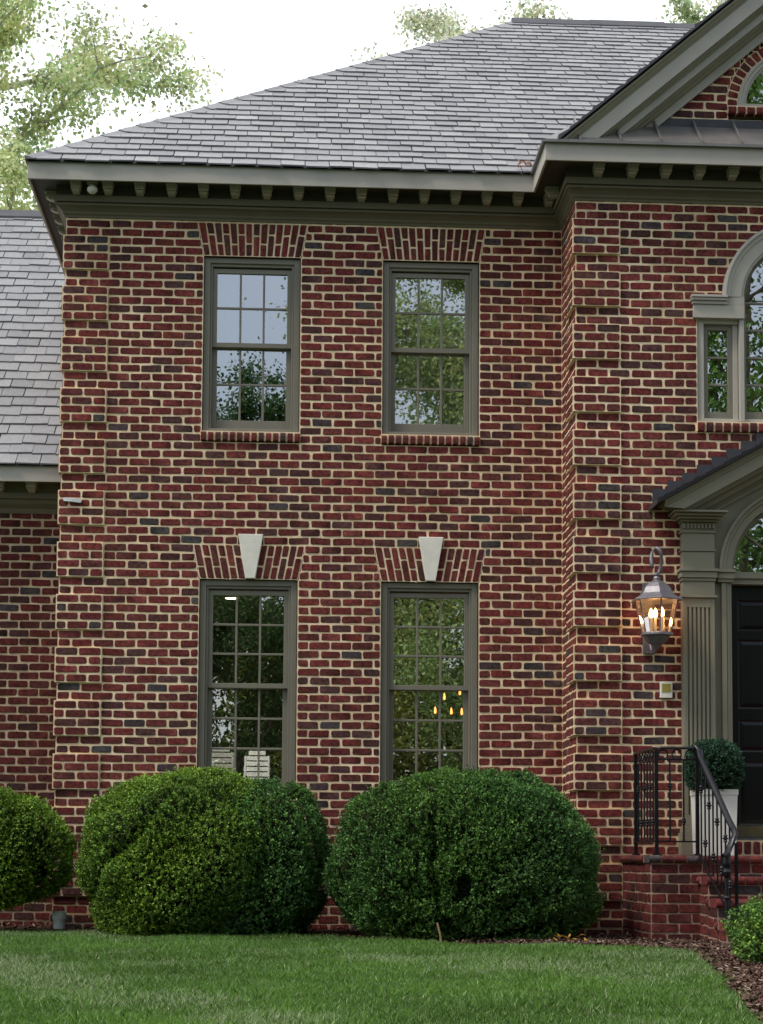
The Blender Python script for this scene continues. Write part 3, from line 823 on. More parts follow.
mb.build('door_hood_roof', M['slate'], house, col=True)
# door
dy = yw + .13
mb = MB(); DX0, DX1 = 6.103, 2 * XC - 6.103
mb.box(DX0, DX1, dy + .012, dy + .05, .862, 3.148)
stl = .095; rails = [(.862, .985), (1.60, 1.70), (2.06, 2.12), (2.50, 2.56), (3.08, 3.148)]
rails = [(.862, .98), (1.555, 1.64), (1.93, 2.03), (2.66, 2.74), (3.02, 3.148)]
def dp(x0, x1, z0, z1):
    # recessed border with raised centre panel
    w = .03; y1 = dy + .011; yr = dy - .002
    P = [(x0, dy, z0), (x1, dy, z0), (x1, dy, z1), (x0, dy, z1), (x0 + w * .5, y1, z0 + w * .5), (x1 - w * .5, y1, z0 + w * .5), (x1 - w * .5, y1, z1 - w * .5), (x0 + w * .5, y1, z1 - w * .5),
         (x0 + w * 1.6, yr, z0 + w * 1.6), (x1 - w * 1.6, yr, z0 + w * 1.6), (x1 - w * 1.6, yr, z1 - w * 1.6), (x0 + w * 1.6, yr, z1 - w * 1.6)]
    mb.faces(P, [(0, 1, 5, 4), (1, 2, 6, 5), (2, 3, 7, 6), (3, 0, 4, 7), (4, 5, 9, 8), (5, 6, 10, 9), (6, 7, 11, 10), (7, 4, 8, 11), (8, 9, 10, 11)])
cols_ = [(DX0 + stl, XC - .055), (XC + .055, DX1 - stl)]
for z0, z1 in rails: mb.box(DX0 + stl, DX1 - stl, dy - .0005, dy + .0115, z0, z1)
mb.box(DX0, DX0 + stl, dy - .0005, dy + .0115, .862, 3.148); mb.box(DX1 - stl, DX1, dy - .0005, dy + .0115, .862, 3.148)
for (z0, z1) in zip([r[1] for r in rails[:-1]], [r[0] for r in rails[1:]]):
    mb.box(XC - .055, XC + .055, dy - .0005, dy + .0115, z0, z1)
    for a, b in cols_: dp(a, b, z0, z1)
door = mb.build('door', M['door'], house, bevel=.002); door['label'] = 'black panelled front door'
mb = MB(); mb.box(DX0 + .01, DX1 - .01, dy - .006, dy - .001, .868, .975); mb.build('kick_plate', M['brass'], door)
mb = MB(); mb.tube([(DX1 - .07, dy, 1.72), (DX1 - .07, dy - .05, 1.72)], .012, 8); mb.lathe([(.0, 0), (.02, .002), (.03, .015), (.028, .03), (.0, .04)], 12)
hb = MB(); hb.tube([(DX1 - .06, dy, 1.72), (DX1 - .06, dy - .045, 1.72), (DX1 - .13, dy - .05, 1.72)], .011, 8); hb.box(DX1 - .085, DX1 - .035, dy - .008, dy - .001, 1.62, 1.82)
hb.build('handle', M['brass'], door)
mb = MB(); mb.box(DX0 - .02, DX1 + .02, yw - .03, dy + .05, .842, .862); mb.build('threshold', M['alu'], house)
# fanlight
mb = MB()
for k in range(1, 5):
    t = pi * k / 5; d = Vector((math.cos(t), 0, math.sin(t))); c = Vector((XC, dy - .02, 3.262)); mb.tube([c + d * .15, c + d * .62], .011, 6)
arc_band(mb, XC, 3.262, [(.165, dy - .03), (.14, dy - .03), (.14, dy - .005), (.165, dy - .005)], n=16)
fl = mb.build('fanlight', M['trim'], house); arch_pane(XC, 3.262, 3.262, .62, dy - .012, fl)
# brick course beneath the threshold
f = Face((0, yw - .12, 0), (1, 0, 0), (0, -1, 0))
f.slab(6.0, 2 * XC - 6.0, .704, .84, -.2, 0)
x = 6.0
while x < 2 * XC - 6.0 - .01: f.brick([(x, .708), (x + .081, .708), (x + .081, .838), (x, .838)], 0); x += .0811
for i in range(0): pass
f.build('door_sill', house)

# ---- rooms behind the glass
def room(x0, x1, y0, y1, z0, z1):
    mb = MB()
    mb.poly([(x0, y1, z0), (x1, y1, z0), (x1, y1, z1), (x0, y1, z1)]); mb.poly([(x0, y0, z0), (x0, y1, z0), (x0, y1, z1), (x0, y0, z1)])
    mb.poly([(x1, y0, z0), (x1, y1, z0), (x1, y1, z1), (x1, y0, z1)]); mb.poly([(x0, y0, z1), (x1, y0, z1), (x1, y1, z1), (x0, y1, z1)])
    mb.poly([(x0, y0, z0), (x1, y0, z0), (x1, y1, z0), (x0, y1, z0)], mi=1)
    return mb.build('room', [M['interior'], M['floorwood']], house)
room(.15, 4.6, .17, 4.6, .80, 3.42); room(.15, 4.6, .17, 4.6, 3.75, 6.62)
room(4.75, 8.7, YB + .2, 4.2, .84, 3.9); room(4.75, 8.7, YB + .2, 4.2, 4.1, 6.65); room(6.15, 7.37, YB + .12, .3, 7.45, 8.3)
def curtain(x0, x1, z0, z1, y):
    mb = MB(); n = 60
    pts = [(x0 + (x1 - x0) * i / n, y + .03 * math.sin(i * 1.1 + x0) + .01 * math.sin(i * 2.7)) for i in range(n + 1)]
    for i in range(n): mb.poly([(pts[i][0], pts[i][1], z0), (pts[i + 1][0], pts[i + 1][1], z0), (pts[i + 1][0], pts[i + 1][1], z1), (pts[i][0], pts[i][1], z1)])
    o = mb.build('curtain', M['curtain'], house, smooth=True); return o
curtain(1.25, 1.60, 4.4, 6.5, .30); curtain(2.95, 3.9, 4.4, 6.5, .30)

# ------------------------------------------------------------------ things on and in the house
def soffit_light():
    t = thing('soffit_light', 'small round spotlight fixed under the left eave between two brackets', 'light', (.262, -.20, 6.905))
    mb = MB(); mb.lathe([(.0, .03), (.05, .03), (.05, .0), (.028, -.005), (.028, -.02)], 20); mb.build('base', M['trim'], t, smooth=False)
    mb = MB(); mb.lathe([(.0, -.015), (.03, -.015), (.048, -.04), (.05, -.06), (.03, -.085), (.0, -.092)], 20); mb.build('lamp_head', M['planter'], t, smooth=True)
soffit_light()
def plaque():
    t = thing('wall_box', 'small cream and brass box on the brick beside the door pilaster', 'box', (5.505, YB - .008, 2.18))
    mb = MB(); mb.box(-.055, .055, -.028, 0, -.075, .07); mb.build('housing', M['stone'], t, bevel=.004)
    mb = MB(); mb.box(-.04, .04, -.032, -.0285, -.022, .052); mb.build('cover', paint('yellowed_cover', (.38, .30, .07), .4, .2, 20), t, bevel=.001)
plaque()
tag(None or (lambda m: m)(MB()).__class__ and (lambda mb: (mb.faces([(.03, -.05, 3.975), (.12, -.055, 3.972), (.205, -.05, 3.955), (.19, -.048, 3.93), (.11, -.052, 3.94), (.035, -.05, 3.945), (.03, -.005, 3.975), (.205, -.005, 3.955), (.19, -.005, 3.93), (.035, -.005, 3.945)],
    [(0, 5, 4, 1), (1, 4, 3, 2), (0, 1, 2, 7, 6), (5, 9, 8, 3, 4), (0, 6, 9, 5), (2, 3, 8, 7)]), mb.build('wall_clip', M['white'], None, bevel=.001))[1])(MB()),
    'small white metal strip stuck on the corner brickwork left of the windows', 'clip')
def cap_box():
    t = thing('drain_cap', 'white plastic drain cap in the mulch at the left corner of the house', 'drain cap', (.15, -.66, .01))
    mb = MB(); mb.lathe([(.0, .02), (.05, .02), (.055, .10), (.0, .10)], 24); mb.build('pipe', M['white'], t)
    mb = MB(); mb.lathe([(.0, .10), (.062, .10), (.064, .108), (.064, .165), (.058, .172), (.0, .172)], 24); mb.build('lid', M['white'], t)
cap_box()
def lantern():
    LX, LY, LZ = 5.372, YB - .26, 0
    t = thing('wall_lantern', 'lit pewter carriage lantern with domed hood on the brick left of the door', 'lantern', (LX, YB - .26, 0))
    n = 6; rot = pi / 6
    hood = MB(); hood.lathe([(.0, 3.165), (.022, 3.163), (.035, 3.145), (.03, 3.128), (.05, 3.118), (.085, 3.10), (.125, 3.06), (.155, 3.005), (.195, 2.972), (.238, 2.955), (.238, 2.938), (.17, 2.94), (.0, 2.95)], n, rot=rot)
    hood.build('hood', M['pewter'], t, bevel=.004)
    fin = MB(); fin.lathe([(0, 3.16), (.02, 3.165), (.026, 3.18), (.012, 3.195), (.0, 3.20)], 12)
    # ring finial / scroll to the wall
    pts = [(0, 0, 3.19)] + [(.045 * math.sin(a), .02 * math.sin(2 * a), 3.30 - .115 * math.cos(a)) for a in [pi * k / 10 for k in range(0, 18)]]
    fin.tube(pts, .012, 6, taper=[.010 + .008 * abs(math.sin(k * .5)) for k in range(len(pts))])
    fin.tube([(0, .0, 3.10), (-.01, .06, 3.13), (-.015, .13, 3.12), (-.02, .215, 3.05)], .013, 8)
    fin.build('finial', M['pewter'], t, smooth=True)
    cage = MB(); rt, rb, zt, zb = .195, .128, 2.94, 2.655
    for k in range(n):
        a = 2 * pi * k / n + rot
        cage.tube([(rt * math.cos(a), rt * math.sin(a), zt), (rb * math.cos(a), rb * math.sin(a), zb)], .0065, 6)
    cage.lathe([(.0, 2.66), (.14, 2.66), (.150, 2.652), (.150, 2.636), (.12, 2.625), (.105, 2.60), (.075, 2.565), (.04, 2.552), (.03, 2.535), (.018, 2.52), (0, 2.512)], n, rot=rot)
    cage.build('cage', M['pewter'], t)
    gl = MB()
    for k in range(n):
        a = 2 * pi * k / n + rot; b = a + 2 * pi / n
        gl.poly([(.98 * rt * math.cos(a), .98 * rt * math.sin(a), zt), (.98 * rb * math.cos(a), .98 * rb * math.sin(a), zb), (.98 * rb * math.cos(b), .98 * rb * math.sin(b), zb), (.98 * rt * math.cos(b), .98 * rt * math.sin(b), zt)])
    gl.build('glass', M['lampglass'], t)
    br = MB(); br.tube([(0, 0, 2.53), (-.005, .04, 2.50), (-.01, .10, 2.49), (-.015, .16, 2.53), (-.02, .20, 2.60)], .013, 8)
    br.tube([(0, .0, 2.53), (.03, .02, 2.545), (.05, .02, 2.56)], .01, 8)
    br.faces([(-.075, .222, 2.50), (.035, .222, 2.50), (.035, .222, 3.14), (-.075, .222, 3.14), (-.075, .25, 2.50), (.035, .25, 2.50), (.035, .25, 3.14), (-.075, .25, 3.14)], [(0, 1, 2, 3), (1, 5, 6, 2), (4, 0, 3, 7), (3, 2, 6, 7), (0, 4, 5, 1)])
    br.build('bracket', M['pewter'], t, bevel=.004)
    for i, (dx, dyy, dz_) in enumerate(((.045, -.02, 0), (-.05, .0, -.01), (.0, .05, .0))):
        cs = MB(); cs.tube([(dx, dyy, 2.66), (dx, dyy, 2.80 + dz_)], .011, 8); c = cs.build('candle', M['planter'], t)
        bl = MB(); bl.lathe([(.0, 2.803 + dz_), (.014, 2.807 + dz_), (.021, 2.83 + dz_), (.014, 2.865 + dz_), (.0, 2.89 + dz_)], 10, (dx, dyy)); bl.build('bulb', M['bulb'], t, smooth=True)
lantern()
# interior things seen through the glass
def chandelier():
    t = thing('chandelier', 'candle chandelier glowing behind the ground floor window nearest the door', 'chandelier', (3.86, 2.2, 2.1))
    mb = MB(); mb.tube([(0, 0, .0), (0, 0, 1.3)], .012, 8)
    arms = [(.09, 0, .32), (-.015, -.15, .10), (.10, -.1, .10), (-.17, .02, .12), (-.06, .16, .28)]
    for x, y, z in arms: mb.tube([(0, 0, .02), (x * .5, y * .5, -.05), (x, y, z - .06)], .008, 6)
    mb.build('frame', M['iron'], t)
    for x, y, z in arms:
        b = MB(); b.lathe([(0, z - .03), (.011, z - .025), (.013, z), (.009, z + .03), (0, z + .05)], 8, (x, y)); b.build('bulb', M['chandbulb'], t)
chandelier()
def downlight(x, y, lab):
    t = thing('ceiling_light', lab, 'ceiling light', (x, y, 3.42), 0, 'round downlights in the ground floor ceiling')
    mb = MB(); mb.lathe([(.075, -.002), (.095, -.004), (.095, -.018), (.07, -.018), (.07, -.002)], 20); mb.build('trim_ring', M['planter'], t)
    mb = MB(); mb.poly([(.068 * math.cos(2 * pi * k / 20), .068 * math.sin(2 * pi * k / 20), -.012) for k in range(20)]); mb.build('lens', M['downlight'], t)
downlight(1.53, 1.05, 'ceiling light nearest the glass of the left ground floor window')
downlight(1.52, 2.3, 'ceiling light deeper in the room behind the left ground floor window')
downlight(3.36, 1.05, 'ceiling light behind the top of the right ground floor window')
for nm, (x, y) in (('Downlight beam', (1.53, 1.0)), ('Downlight beam', (3.36, 1.0))):
    ld = bpy.data.lights.new(nm, 'SPOT'); ld.spot_size = math.radians(75); ld.spot_blend = .6; ld.energy = 420 if x < 2 else 25; ld.color = (1, .93, .82); ld.shadow_soft_size = .06
    lo = bpy.data.objects.new('downlight_beam', ld); lo.location = (x, y, 3.36); link(lo)
def chair(x, y, rz, lab):
    t = thing('slatted_chair', lab, 'chair', (x, y, .80), rz, 'white slatted chairs behind the left ground floor window')
    mb = MB(); mb.box(-.2, .2, -.2, .2, .42, .45); mb.build('seat', M['white'], t, bevel=.01)
    mb = MB()
    for i in range(7):
        z = .58 + i * .055; w = .19 * math.sqrt(max(.12, 1 - max(0, (z - .74) / .22) ** 2)) if z > .74 else .19
        w *= .72; mb.box(-w, w, .185, .2, z, z + .042)
    for sx in (-.12, .12): mb.tube([(sx, .207, .45), (sx, .207, .90)], .012, 6)
    mb.build('backrest', M['white'], t)
    for sx in (-1, 1):
        for sy in (-1, 1):
            l = MB(); l.tube([(sx * .18, sy * .18, 0), (sx * .17, sy * .17, .42)], .016, 6); l.build('leg', M['white'], t)
chair(1.47, 1.45, pi, 'white slatted chair at the lower left pane of the left ground floor window')
chair(1.82, 2.0, pi, 'white slatted chair half seen at the middle pane of the left ground floor window')

# ------------------------------------------------------------------ entrance steps
SX0, SX1, SY = 5.11, 2 * XC - 5.095, -1.95
steps = thing('entrance_steps', 'red brick landing and steps with rounded brick nosing before the front door', 'steps')
def masonry_box(x0, x1, y0, y1, z1, nos=True, name='landing', zb=-.02):
    obs = []
    for o, u, n_, L in (((x0, y0, 0), (1, 0, 0), (0, -1, 0), x1 - x0), ((x0, y0, 0), (0, 1, 0), (-1, 0, 0), y1 - y0), ((x1, y0, 0), (0, 1, 0), (1, 0, 0), y1 - y0)):
        f = Face(o, u, n_, .012, .72); zt = z1 - .066; j = 0  # brick colours darkened by tone for the shade near the stoop
        f.mortar(0, L, zb, z1 - .01)
        while zt > zb: f.row(0, L, max(zt - H, zb), zt, .03 + (LB / 2 if j % 2 else 0)); zt -= H; j += 1
        obs.append(f)
    mb = MB()
    for f in obs:
        n0 = len(mb.v); mb.v += f.mb.v; mb.f += [tuple(i + n0 for i in q) for q in f.mb.f]; mb.c += f.mb.c; mb.m += f.mb.m
    # nosing bricks laid across the edge
    def nose(a, b, horizontal, out):
        L = b - a; n = max(1, round(L / .106)); w = L / n
        for i in range(n):
            c = brick_col(); c = (max(c[0], .09) * .9, max(c[1], .03) * .95, max(c[2], .03) * .95); g = .006
            p0, p1 = a + w * i + g, a + w * (i + 1) - g; z = z1 + random.uniform(-.002, .002)
            prof = [(-.19, z), (.012, z), (.026, z - .008), (.034, z - .025), (.034, z - .038), (.026, z - .055), (.012, z - .064), (-.19, z - .064)]
            K = len(prof)
            def q(p, d, zz):
                return (p, y0 - d, zz) if horizontal else ((x0 - d, p, zz) if out < 0 else (x1 + d, p, zz))
            mb.faces([q(p0, d, zz) for d, zz in prof] + [q(p1, d, zz) for d, zz in prof], [(k, (k + 1) % K, (k + 1) % K + K, k + K) for k in range(K)] + [tuple(range(K)), tuple(range(2 * K - 1, K - 1, -1))], c, 0)
        gp = .005
        if horizontal: mb.box(a + .02, b - .02, y0 - .02, y0 + .18, z1 - .058, z1 - .0065, mi=1)
        elif out < 0: mb.box(x0 - .02, x0 + .18, a, b, z1 - .06, z1 - .0062, mi=1)
        else: mb.box(x1 - .18, x1 + .02, a, b, z1 - .06, z1 - .0062, mi=1)
    nose(x0 - .02, x1 + .02, True, 0); nose(y0 + .195, y1, False, -1); nose(y0 + .195, y1, False, 1)
    # paved top
    x = x0 + .19
    mb.poly([(x0 + .15, y0 + .15, z1 - .008), (x1 - .15, y0 + .15, z1 - .008), (x1 - .15, y1, z1 - .008), (x0 + .15, y1, z1 - .008)], mi=1)
    r = 0; y = y0 + .20
    while y < y1 - .02:
        x = x0 + .20 + (.1 if r % 2 else 0)
        while x < x1 - .22:
            c = brick_col(); c = (max(c[0], .12), c[1] * 1.1, c[2] * 1.1); mb.poly([(x, y, z1 - .002), (x + .188, y, z1 - .002), (x + .188, min(y + .09, y1), z1 - .002), (x, min(y + .09, y1), z1 - .002)], c); x += .2
        y += .102; r += 1
    return mb.build(name, [M['brick'], M['mortar_dark']], steps, col=True)
masonry_box(SX0, SX1, SY, YB - .002, .702)
for i, z in enumerate((.533, .358, .183)):
    y1_ = SY - .002 - .29 * i; masonry_box(5.515, 2 * XC - 5.515, y1_ - .29, y1_, z, name='step')

# ------------------------------------------------------------------ railing
def railing(sgn, lab):
    t = thing('iron_railing', lab, 'railing', (0, 0, 0), 0, 'black wrought iron railings of the entrance steps')
    X = (lambda x: x) if sgn < 0 else (lambda x: 2 * XC - x)
    x0, xr = 5.165, 5.505; yw_, yf_ = -1.08, -1.93; zt, zb, base = 1.585, .815, .702
    def bar(name, a, b, w, parent=t):
        mb = MB(); mb.tube([(X(a[0]),) + tuple(a[1:]), (X(b[0]),) + tuple(b[1:])], w, 4); return mb.build(name, M['iron'], parent)
    def flatrail(pts, w, h, name):
        mb = MB(); K = 8
        prof = [(-w, -h), (w, -h), (w, 0), (w * .8, h * .6), (w * .3, h), (-w * .3, h), (-w * .8, h * .6), (-w, 0)]
        base_ = len(mb.v); P = [Vector((X(p[0]), p[1], p[2])) for p in pts]
        for i, p in enumerate(P):
            d = (P[min(i + 1, len(P) - 1)] - P[max(i - 1, 0)]); hd = Vector((d.x, d.y, 0))
            if hd.length < 1e-4: hd = Vector((0, -1, 0))
            s = Vector((hd.y, -hd.x, 0)).normalized(); d.normalize(); u = s.cross(d); 
            if u.z < 0: u = -u
            for a, b in prof: mb.v.append(tuple(p + s * a + u * b))
        for i in range(len(P) - 1):
            for k in range(K):
                a = i * K + k; b = i * K + (k + 1) % K; mb.f.append((a, b, b + K, a + K)); mb.c.append((1, 1, 1)); mb.m.append(0)
        mb.f.append(tuple(range(K))); mb.f.append(tuple((len(P) - 1) * K + k for k in range(K))); mb.c += [(1, 1, 1)] * 2; mb.m += [0] * 2
        return mb.build(name, M['iron'], t, smooth=False)
    def picket(x, y, za, zb_, collar=None):
        mb = MB(); mb.tube([(X(x), y, za), (X(x), y, zb_)], .0075, 6)
        if collar:
            for c in collar: mb.lathe([(.008, c - .03), (.018, c - .02), (.012, c - .012), (.024, c), (.012, c + .012), (.018, c + .02), (.008, c + .03)], 10, (X(x), y))
        return mb.build('baluster', M['iron'], t)
    # level part
    flatrail([(x0, yw_, zt), (x0, yf_ + .03, zt), (x0 + .01, yf_ + .008, zt), (x0 + .03, yf_, zt), (xr - .02, yf_, zt + .002)], .022, .011, 'handrail')
    for z in (zt - .095,): bar('rail', (x0, yw_, z), (x0, yf_, z), .008); bar('rail', (x0, yf_, z), (xr, yf_, z), .008)
    bar('rail', (x0, yw_, zb), (x0, yf_, zb), .009); bar('rail', (x0, yf_, zb), (xr, yf_, zb), .009)
    for px, py in ((x0, yw_), (x0, yf_), (xr, yf_)):
        mb = MB(); mb.box(X(px) - .014, X(px) + .014, py - .014, py + .014, base, zt - .005); mb.box(X(px) - .03, X(px) + .03, py - .03, py + .03, base, base + .012); mb.build('post', M['iron'], t)
    n = 7
    for i in range(1, n):
        y = yw_ + (yf_ - yw_) * i / n; picket(x0, y, zb, zt - .09, ([1.27] if i % 2 else [.98]))
        mb = MB(); c = Vector((X(x0), y + (yf_ - yw_) / n * .5, zt - .052)); mb.tube([c + Vector((0, .036 * math.cos(a), .036 * math.sin(a))) for a in [2 * pi * k / 14 for k in range(15)]], .006, 5, cap=False); mb.build('ring', M['iron'], t)
    for i in range(1, 3):
        x = x0 + (xr - x0) * i / 3; picket(x, yf_, zb, zt - .09, ([1.27] if i == 1 else [.98]))
    for i in range(3):
        x = x0 + (xr - x0) * (i + .5) / 3; mb = MB(); c = Vector((X(x), yf_, zt - .052)); mb.tube([c + Vector((.038 * math.cos(a), 0, .038 * math.sin(a))) for a in [2 * pi * k / 14 for k in range(15)]], .006, 5, cap=False); mb.build('ring', M['iron'], t)
    # sloping part with a lamb's tongue that turns back to the newel
    A = Vector((xr, yf_, zt)); Bp = Vector((xr + .115, yf_ - .72, .90)); Np = Vector((xr + .035, yf_ - .80, .70))
    pts = [A + Vector((-.035, .01, -.012)), A + Vector((-.005, -.01, .018)), A + Vector((.012, -.05, -.02))]
    for k in range(1, 9): pts.append(A.lerp(Bp, k / 9))
    pts += [Bp + Vector((.002, .02, .02)), Bp + Vector((.008, -.01, -.03)), Bp.lerp(Np, .35) + Vector((.01, 0, 0)), Bp.lerp(Np, .7), Np + Vector((-.0, -.01, .02)), Np + Vector((-.03, -.02, 0))]
    flatrail(pts, .026, .013, 'handrail')
    LA = Vector((xr, yf_, .72)); LB_ = Vector((xr + .05, yf_ - .80, .26))
    bar('rail', LA, LB_, .010)
    for k in range(1, 9):
        s = k / 9; a = A.lerp(Bp, s); b = LA.lerp(LB_, s * .95); x = (a.x + b.x) / 2
        mb = MB(); mb.tube([(X(a.x), a.y, a.z - .01), (X(a.x), a.y, b.z)], .0075, 6)
        c = b.z + (a.z - b.z) * (.22 if k % 2 == 0 else .68)
        mb.lathe([(.008, c - .035), (.018, c - .022), (.012, c - .012), (.026, c), (.012, c + .012), (.018, c + .022), (.008, c + .035)], 10, (X(a.x), a.y)); mb.build('baluster', M['iron'], t)
    mb = MB(); nx, ny = Np.x + .0, Np.y
    mb.lathe([(.03, .175), (.03, .20), (.018, .215), (.018, .36), (.026, .375), (.018, .39), (.018, .53), (.030, .55), (.034, .575), (.024, .60), (.032, .64), (.03, .70), (.0, .70)], 12, (X(nx), ny)); mb.build('newel', M['iron'], t, smooth=False)
    mb = MB(); mb.box(X(nx + .085) - .012, X(nx + .085) + .012, ny + .02, ny + .044, .183, .80); mb.build('post', M['iron'], t)
railing(-1, 'black iron railing on the left of the entrance steps, in front of the planter')
railing(1, 'black iron railing on the far right side of the entrance steps')

# ------------------------------------------------------------------ vegetation helpers
def rand_dirs(n):
    v = rng.normal(size=(n, 3)); return v / np.linalg.norm(v, axis=1, keepdims=True)
def leaf_quads(P, D, L, W, fold=0):
    """P base points, D unit leaf directions, L length, W half width (arrays)"""
    up = rand_dirs(len(P)); S = np.cross(D, up); S /= np.linalg.norm(S, axis=1, keepdims=True) + 1e-9
    L = L[:, None]; W = W[:, None]
    return np.stack([P, P + D * L * .5 + S * W, P + D * L, P + D * L * .5 - S * W], 1)
def noise3(P, seed, freq):
    r = np.random.default_rng(seed); out = np.zeros(len(P))
    for k in range(7):
        w = r.normal(size=3); w /= np.linalg.norm(w); fr = freq * r.uniform(.6, 1.7)
        out += np.sin(P @ w * fr + r.uniform(0, 6.28))
    return out / 3.2
def shrub(name, label, cat, c, rad, zb, ztop, nleaf, col, group=None, leaf=.0205, seed=1, flat=.35, gaps=.25, lump=.04, yellow=0, under=1.35, front_only=True):
    """clipped mound: superellipsoid body of sprigs over a dark core"""
    t = thing(name, label, cat, (c[0], c[1], 0), 0, group)
    rx, ry = rad; hz = (ztop - zb); cz = zb + hz * (.40 if under > 1 else .5); up, dn = ztop - cz, cz - zb
    def surf(d, extra=0):
        e = 2.5
        s = np.stack([d[:, 0] / rx, d[:, 1] / ry, np.where(d[:, 2] > 0, d[:, 2] / up, d[:, 2] / (dn * under))], 1)
        m = (np.abs(s) ** e).sum(1) ** (1 / e); R_ = 1 / m
        P = d * R_[:, None]
        n_ = noise3(P, seed, 2.6) * lump + noise3(P, seed + 5, 7.5) * lump * .55 + noise3(P, seed + 9, 17) * lump * .42
        cr = noise3(P, seed + 60, 4.2); n_ = n_ - lump * 1.5 * np.clip(1 - np.abs(cr) / .16, 0, 1)
        return P * (1 + (n_ + extra) / np.maximum(R_, .2))[:, None]
    ns = int(nleaf * 1.25) // 6
    d = rand_dirs(int(ns * 1.9))
    if front_only: d = d[(d[:, 1] < .35) | (rng.random(len(d)) < .25)]
    d = d[:ns]; ns = len(d)
    P = surf(d)
    g = noise3(P, seed + 20, 5.5); keep = g < (1.9 - gaps * 2.2) 
    depth = np.where(keep, rng.uniform(-.07, .015, ns) + (rng.random(ns) < .05) * rng.uniform(0, .05, ns) * (1 if rx > .5 else .2), rng.uniform(-.22, -.08, ns))
    nrm = P / np.array([rx ** 2, ry ** 2, up ** 2 * (2.5 if under > 1 else 1)]); nrm /= np.linalg.norm(nrm, axis=1, keepdims=True)
    # rows of sprigs: bias growth up and out
    P = P + nrm * depth[:, None]
    cen = np.array([0, 0, cz]); P[:, 2] += 0
    k = 7
    gd = nrm * .8 + np.array([0, 0, .45]) + rand_dirs(ns) * .35; gd /= np.linalg.norm(gd, axis=1, keepdims=True)
    PP = np.repeat(P, k, 0); G = np.repeat(gd, k, 0)
    off = np.tile(np.linspace(0, 1, k), ns)
    PP = PP + G * (off * leaf * 1.9)[:, None]
    D = G * .55 + rand_dirs(ns * k) * .9; D /= np.linalg.norm(D, axis=1, keepdims=True)
    n = ns * k
    L = rng.uniform(.7, 1.25, n) * leaf; W_ = L * rng.uniform(.24, .34, n)
    Q = leaf_quads(PP, D, L, W_) + cen
    base = np.array(col); dep = np.repeat(np.clip((depth + .12) / .13, .25, 1), k)  # dep colours deeper leaves darker, on top of the mound's real shading
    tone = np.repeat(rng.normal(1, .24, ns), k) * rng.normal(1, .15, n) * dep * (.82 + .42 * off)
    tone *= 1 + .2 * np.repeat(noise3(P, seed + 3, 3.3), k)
    C = base[None, :] * np.clip(tone, .15, 2.4)[:, None]
    if yellow:
        yy = np.clip(np.repeat(noise3(P, seed + 31, 4.) * .6 + rng.normal(0, .35, ns) + yellow, k), 0, 1)[:, None]
        C = C * (1 - yy) + C * yy * np.array([1.75, 1.45, .8])
    z = Q[:, :, 2].mean(1); ok = z > .015
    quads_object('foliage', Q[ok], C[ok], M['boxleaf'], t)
    if .05 < zb < .5:
        for i in range(9):
            a = rng.uniform(0, 6.28); q = rng.uniform(.05, .45); sm = MB(); x_, y_ = math.cos(a) * q * rx, math.sin(a) * q * ry
            sm.tube([(x_ * .4, y_ * .4, -.01), (x_ * .8, y_ * .8, .12), (x_ * 1.2, y_ * 1.2, cz)], .014, 5, taper=[.018, .014, .008]); sm.build('stem', M['bark'], t)
    # core
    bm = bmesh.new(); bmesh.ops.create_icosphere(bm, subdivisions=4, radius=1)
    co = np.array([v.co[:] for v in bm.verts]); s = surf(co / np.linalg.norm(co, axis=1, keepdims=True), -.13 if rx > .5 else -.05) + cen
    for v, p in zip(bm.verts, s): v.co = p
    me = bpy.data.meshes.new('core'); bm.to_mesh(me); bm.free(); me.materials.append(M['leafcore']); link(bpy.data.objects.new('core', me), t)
    return t
GB = 'clipped boxwood mounds along the front wall'
shrub('boxwood_shrub', 'bright green rounded boxwood at the far left, before the wing wall', 'shrub', (-.58, -.80), (.82, .56), .11, 1.27, 90000, (.130, .245, .032), GB, seed=3, yellow=.5, lump=.06, under=.76)
shrub('boxwood_shrub', 'yellow green boxwood mound under the left ground floor window', 'shrub', (1.27, -1.0), (.80, .78), .0, 1.345, 130000, (.112, .215, .040), GB, seed=12, yellow=.40, lump=.075, under=1.22)
shrub('boxwood_shrub', 'bluish green boxwood merging with the right side of the yellow green mound', 'shrub', (1.93, -1.06), (.56, .72), .0, 1.345, 75000, (.080, .182, .048), GB, seed=23, yellow=.05, lump=.06, under=1.25)
shrub('boxwood_shrub', 'largest dark green boxwood mound under the right ground floor window', 'shrub', (3.655, -1.45), (1.07, .98), .0, 1.375, 190000, (.074, .168, .042), GB, seed=34, yellow=.14, lump=.08, gaps=.46, under=1.3)
shrub('low_hedge', 'small light green leafy shrub in the mulch at the right edge', 'shrub', (5.72, -5.15), (.74, .66), .0, .42, 60000, (.10, .20, .04), None, seed=41, leaf=.024, yellow=.3, lump=.05, front_only=False)
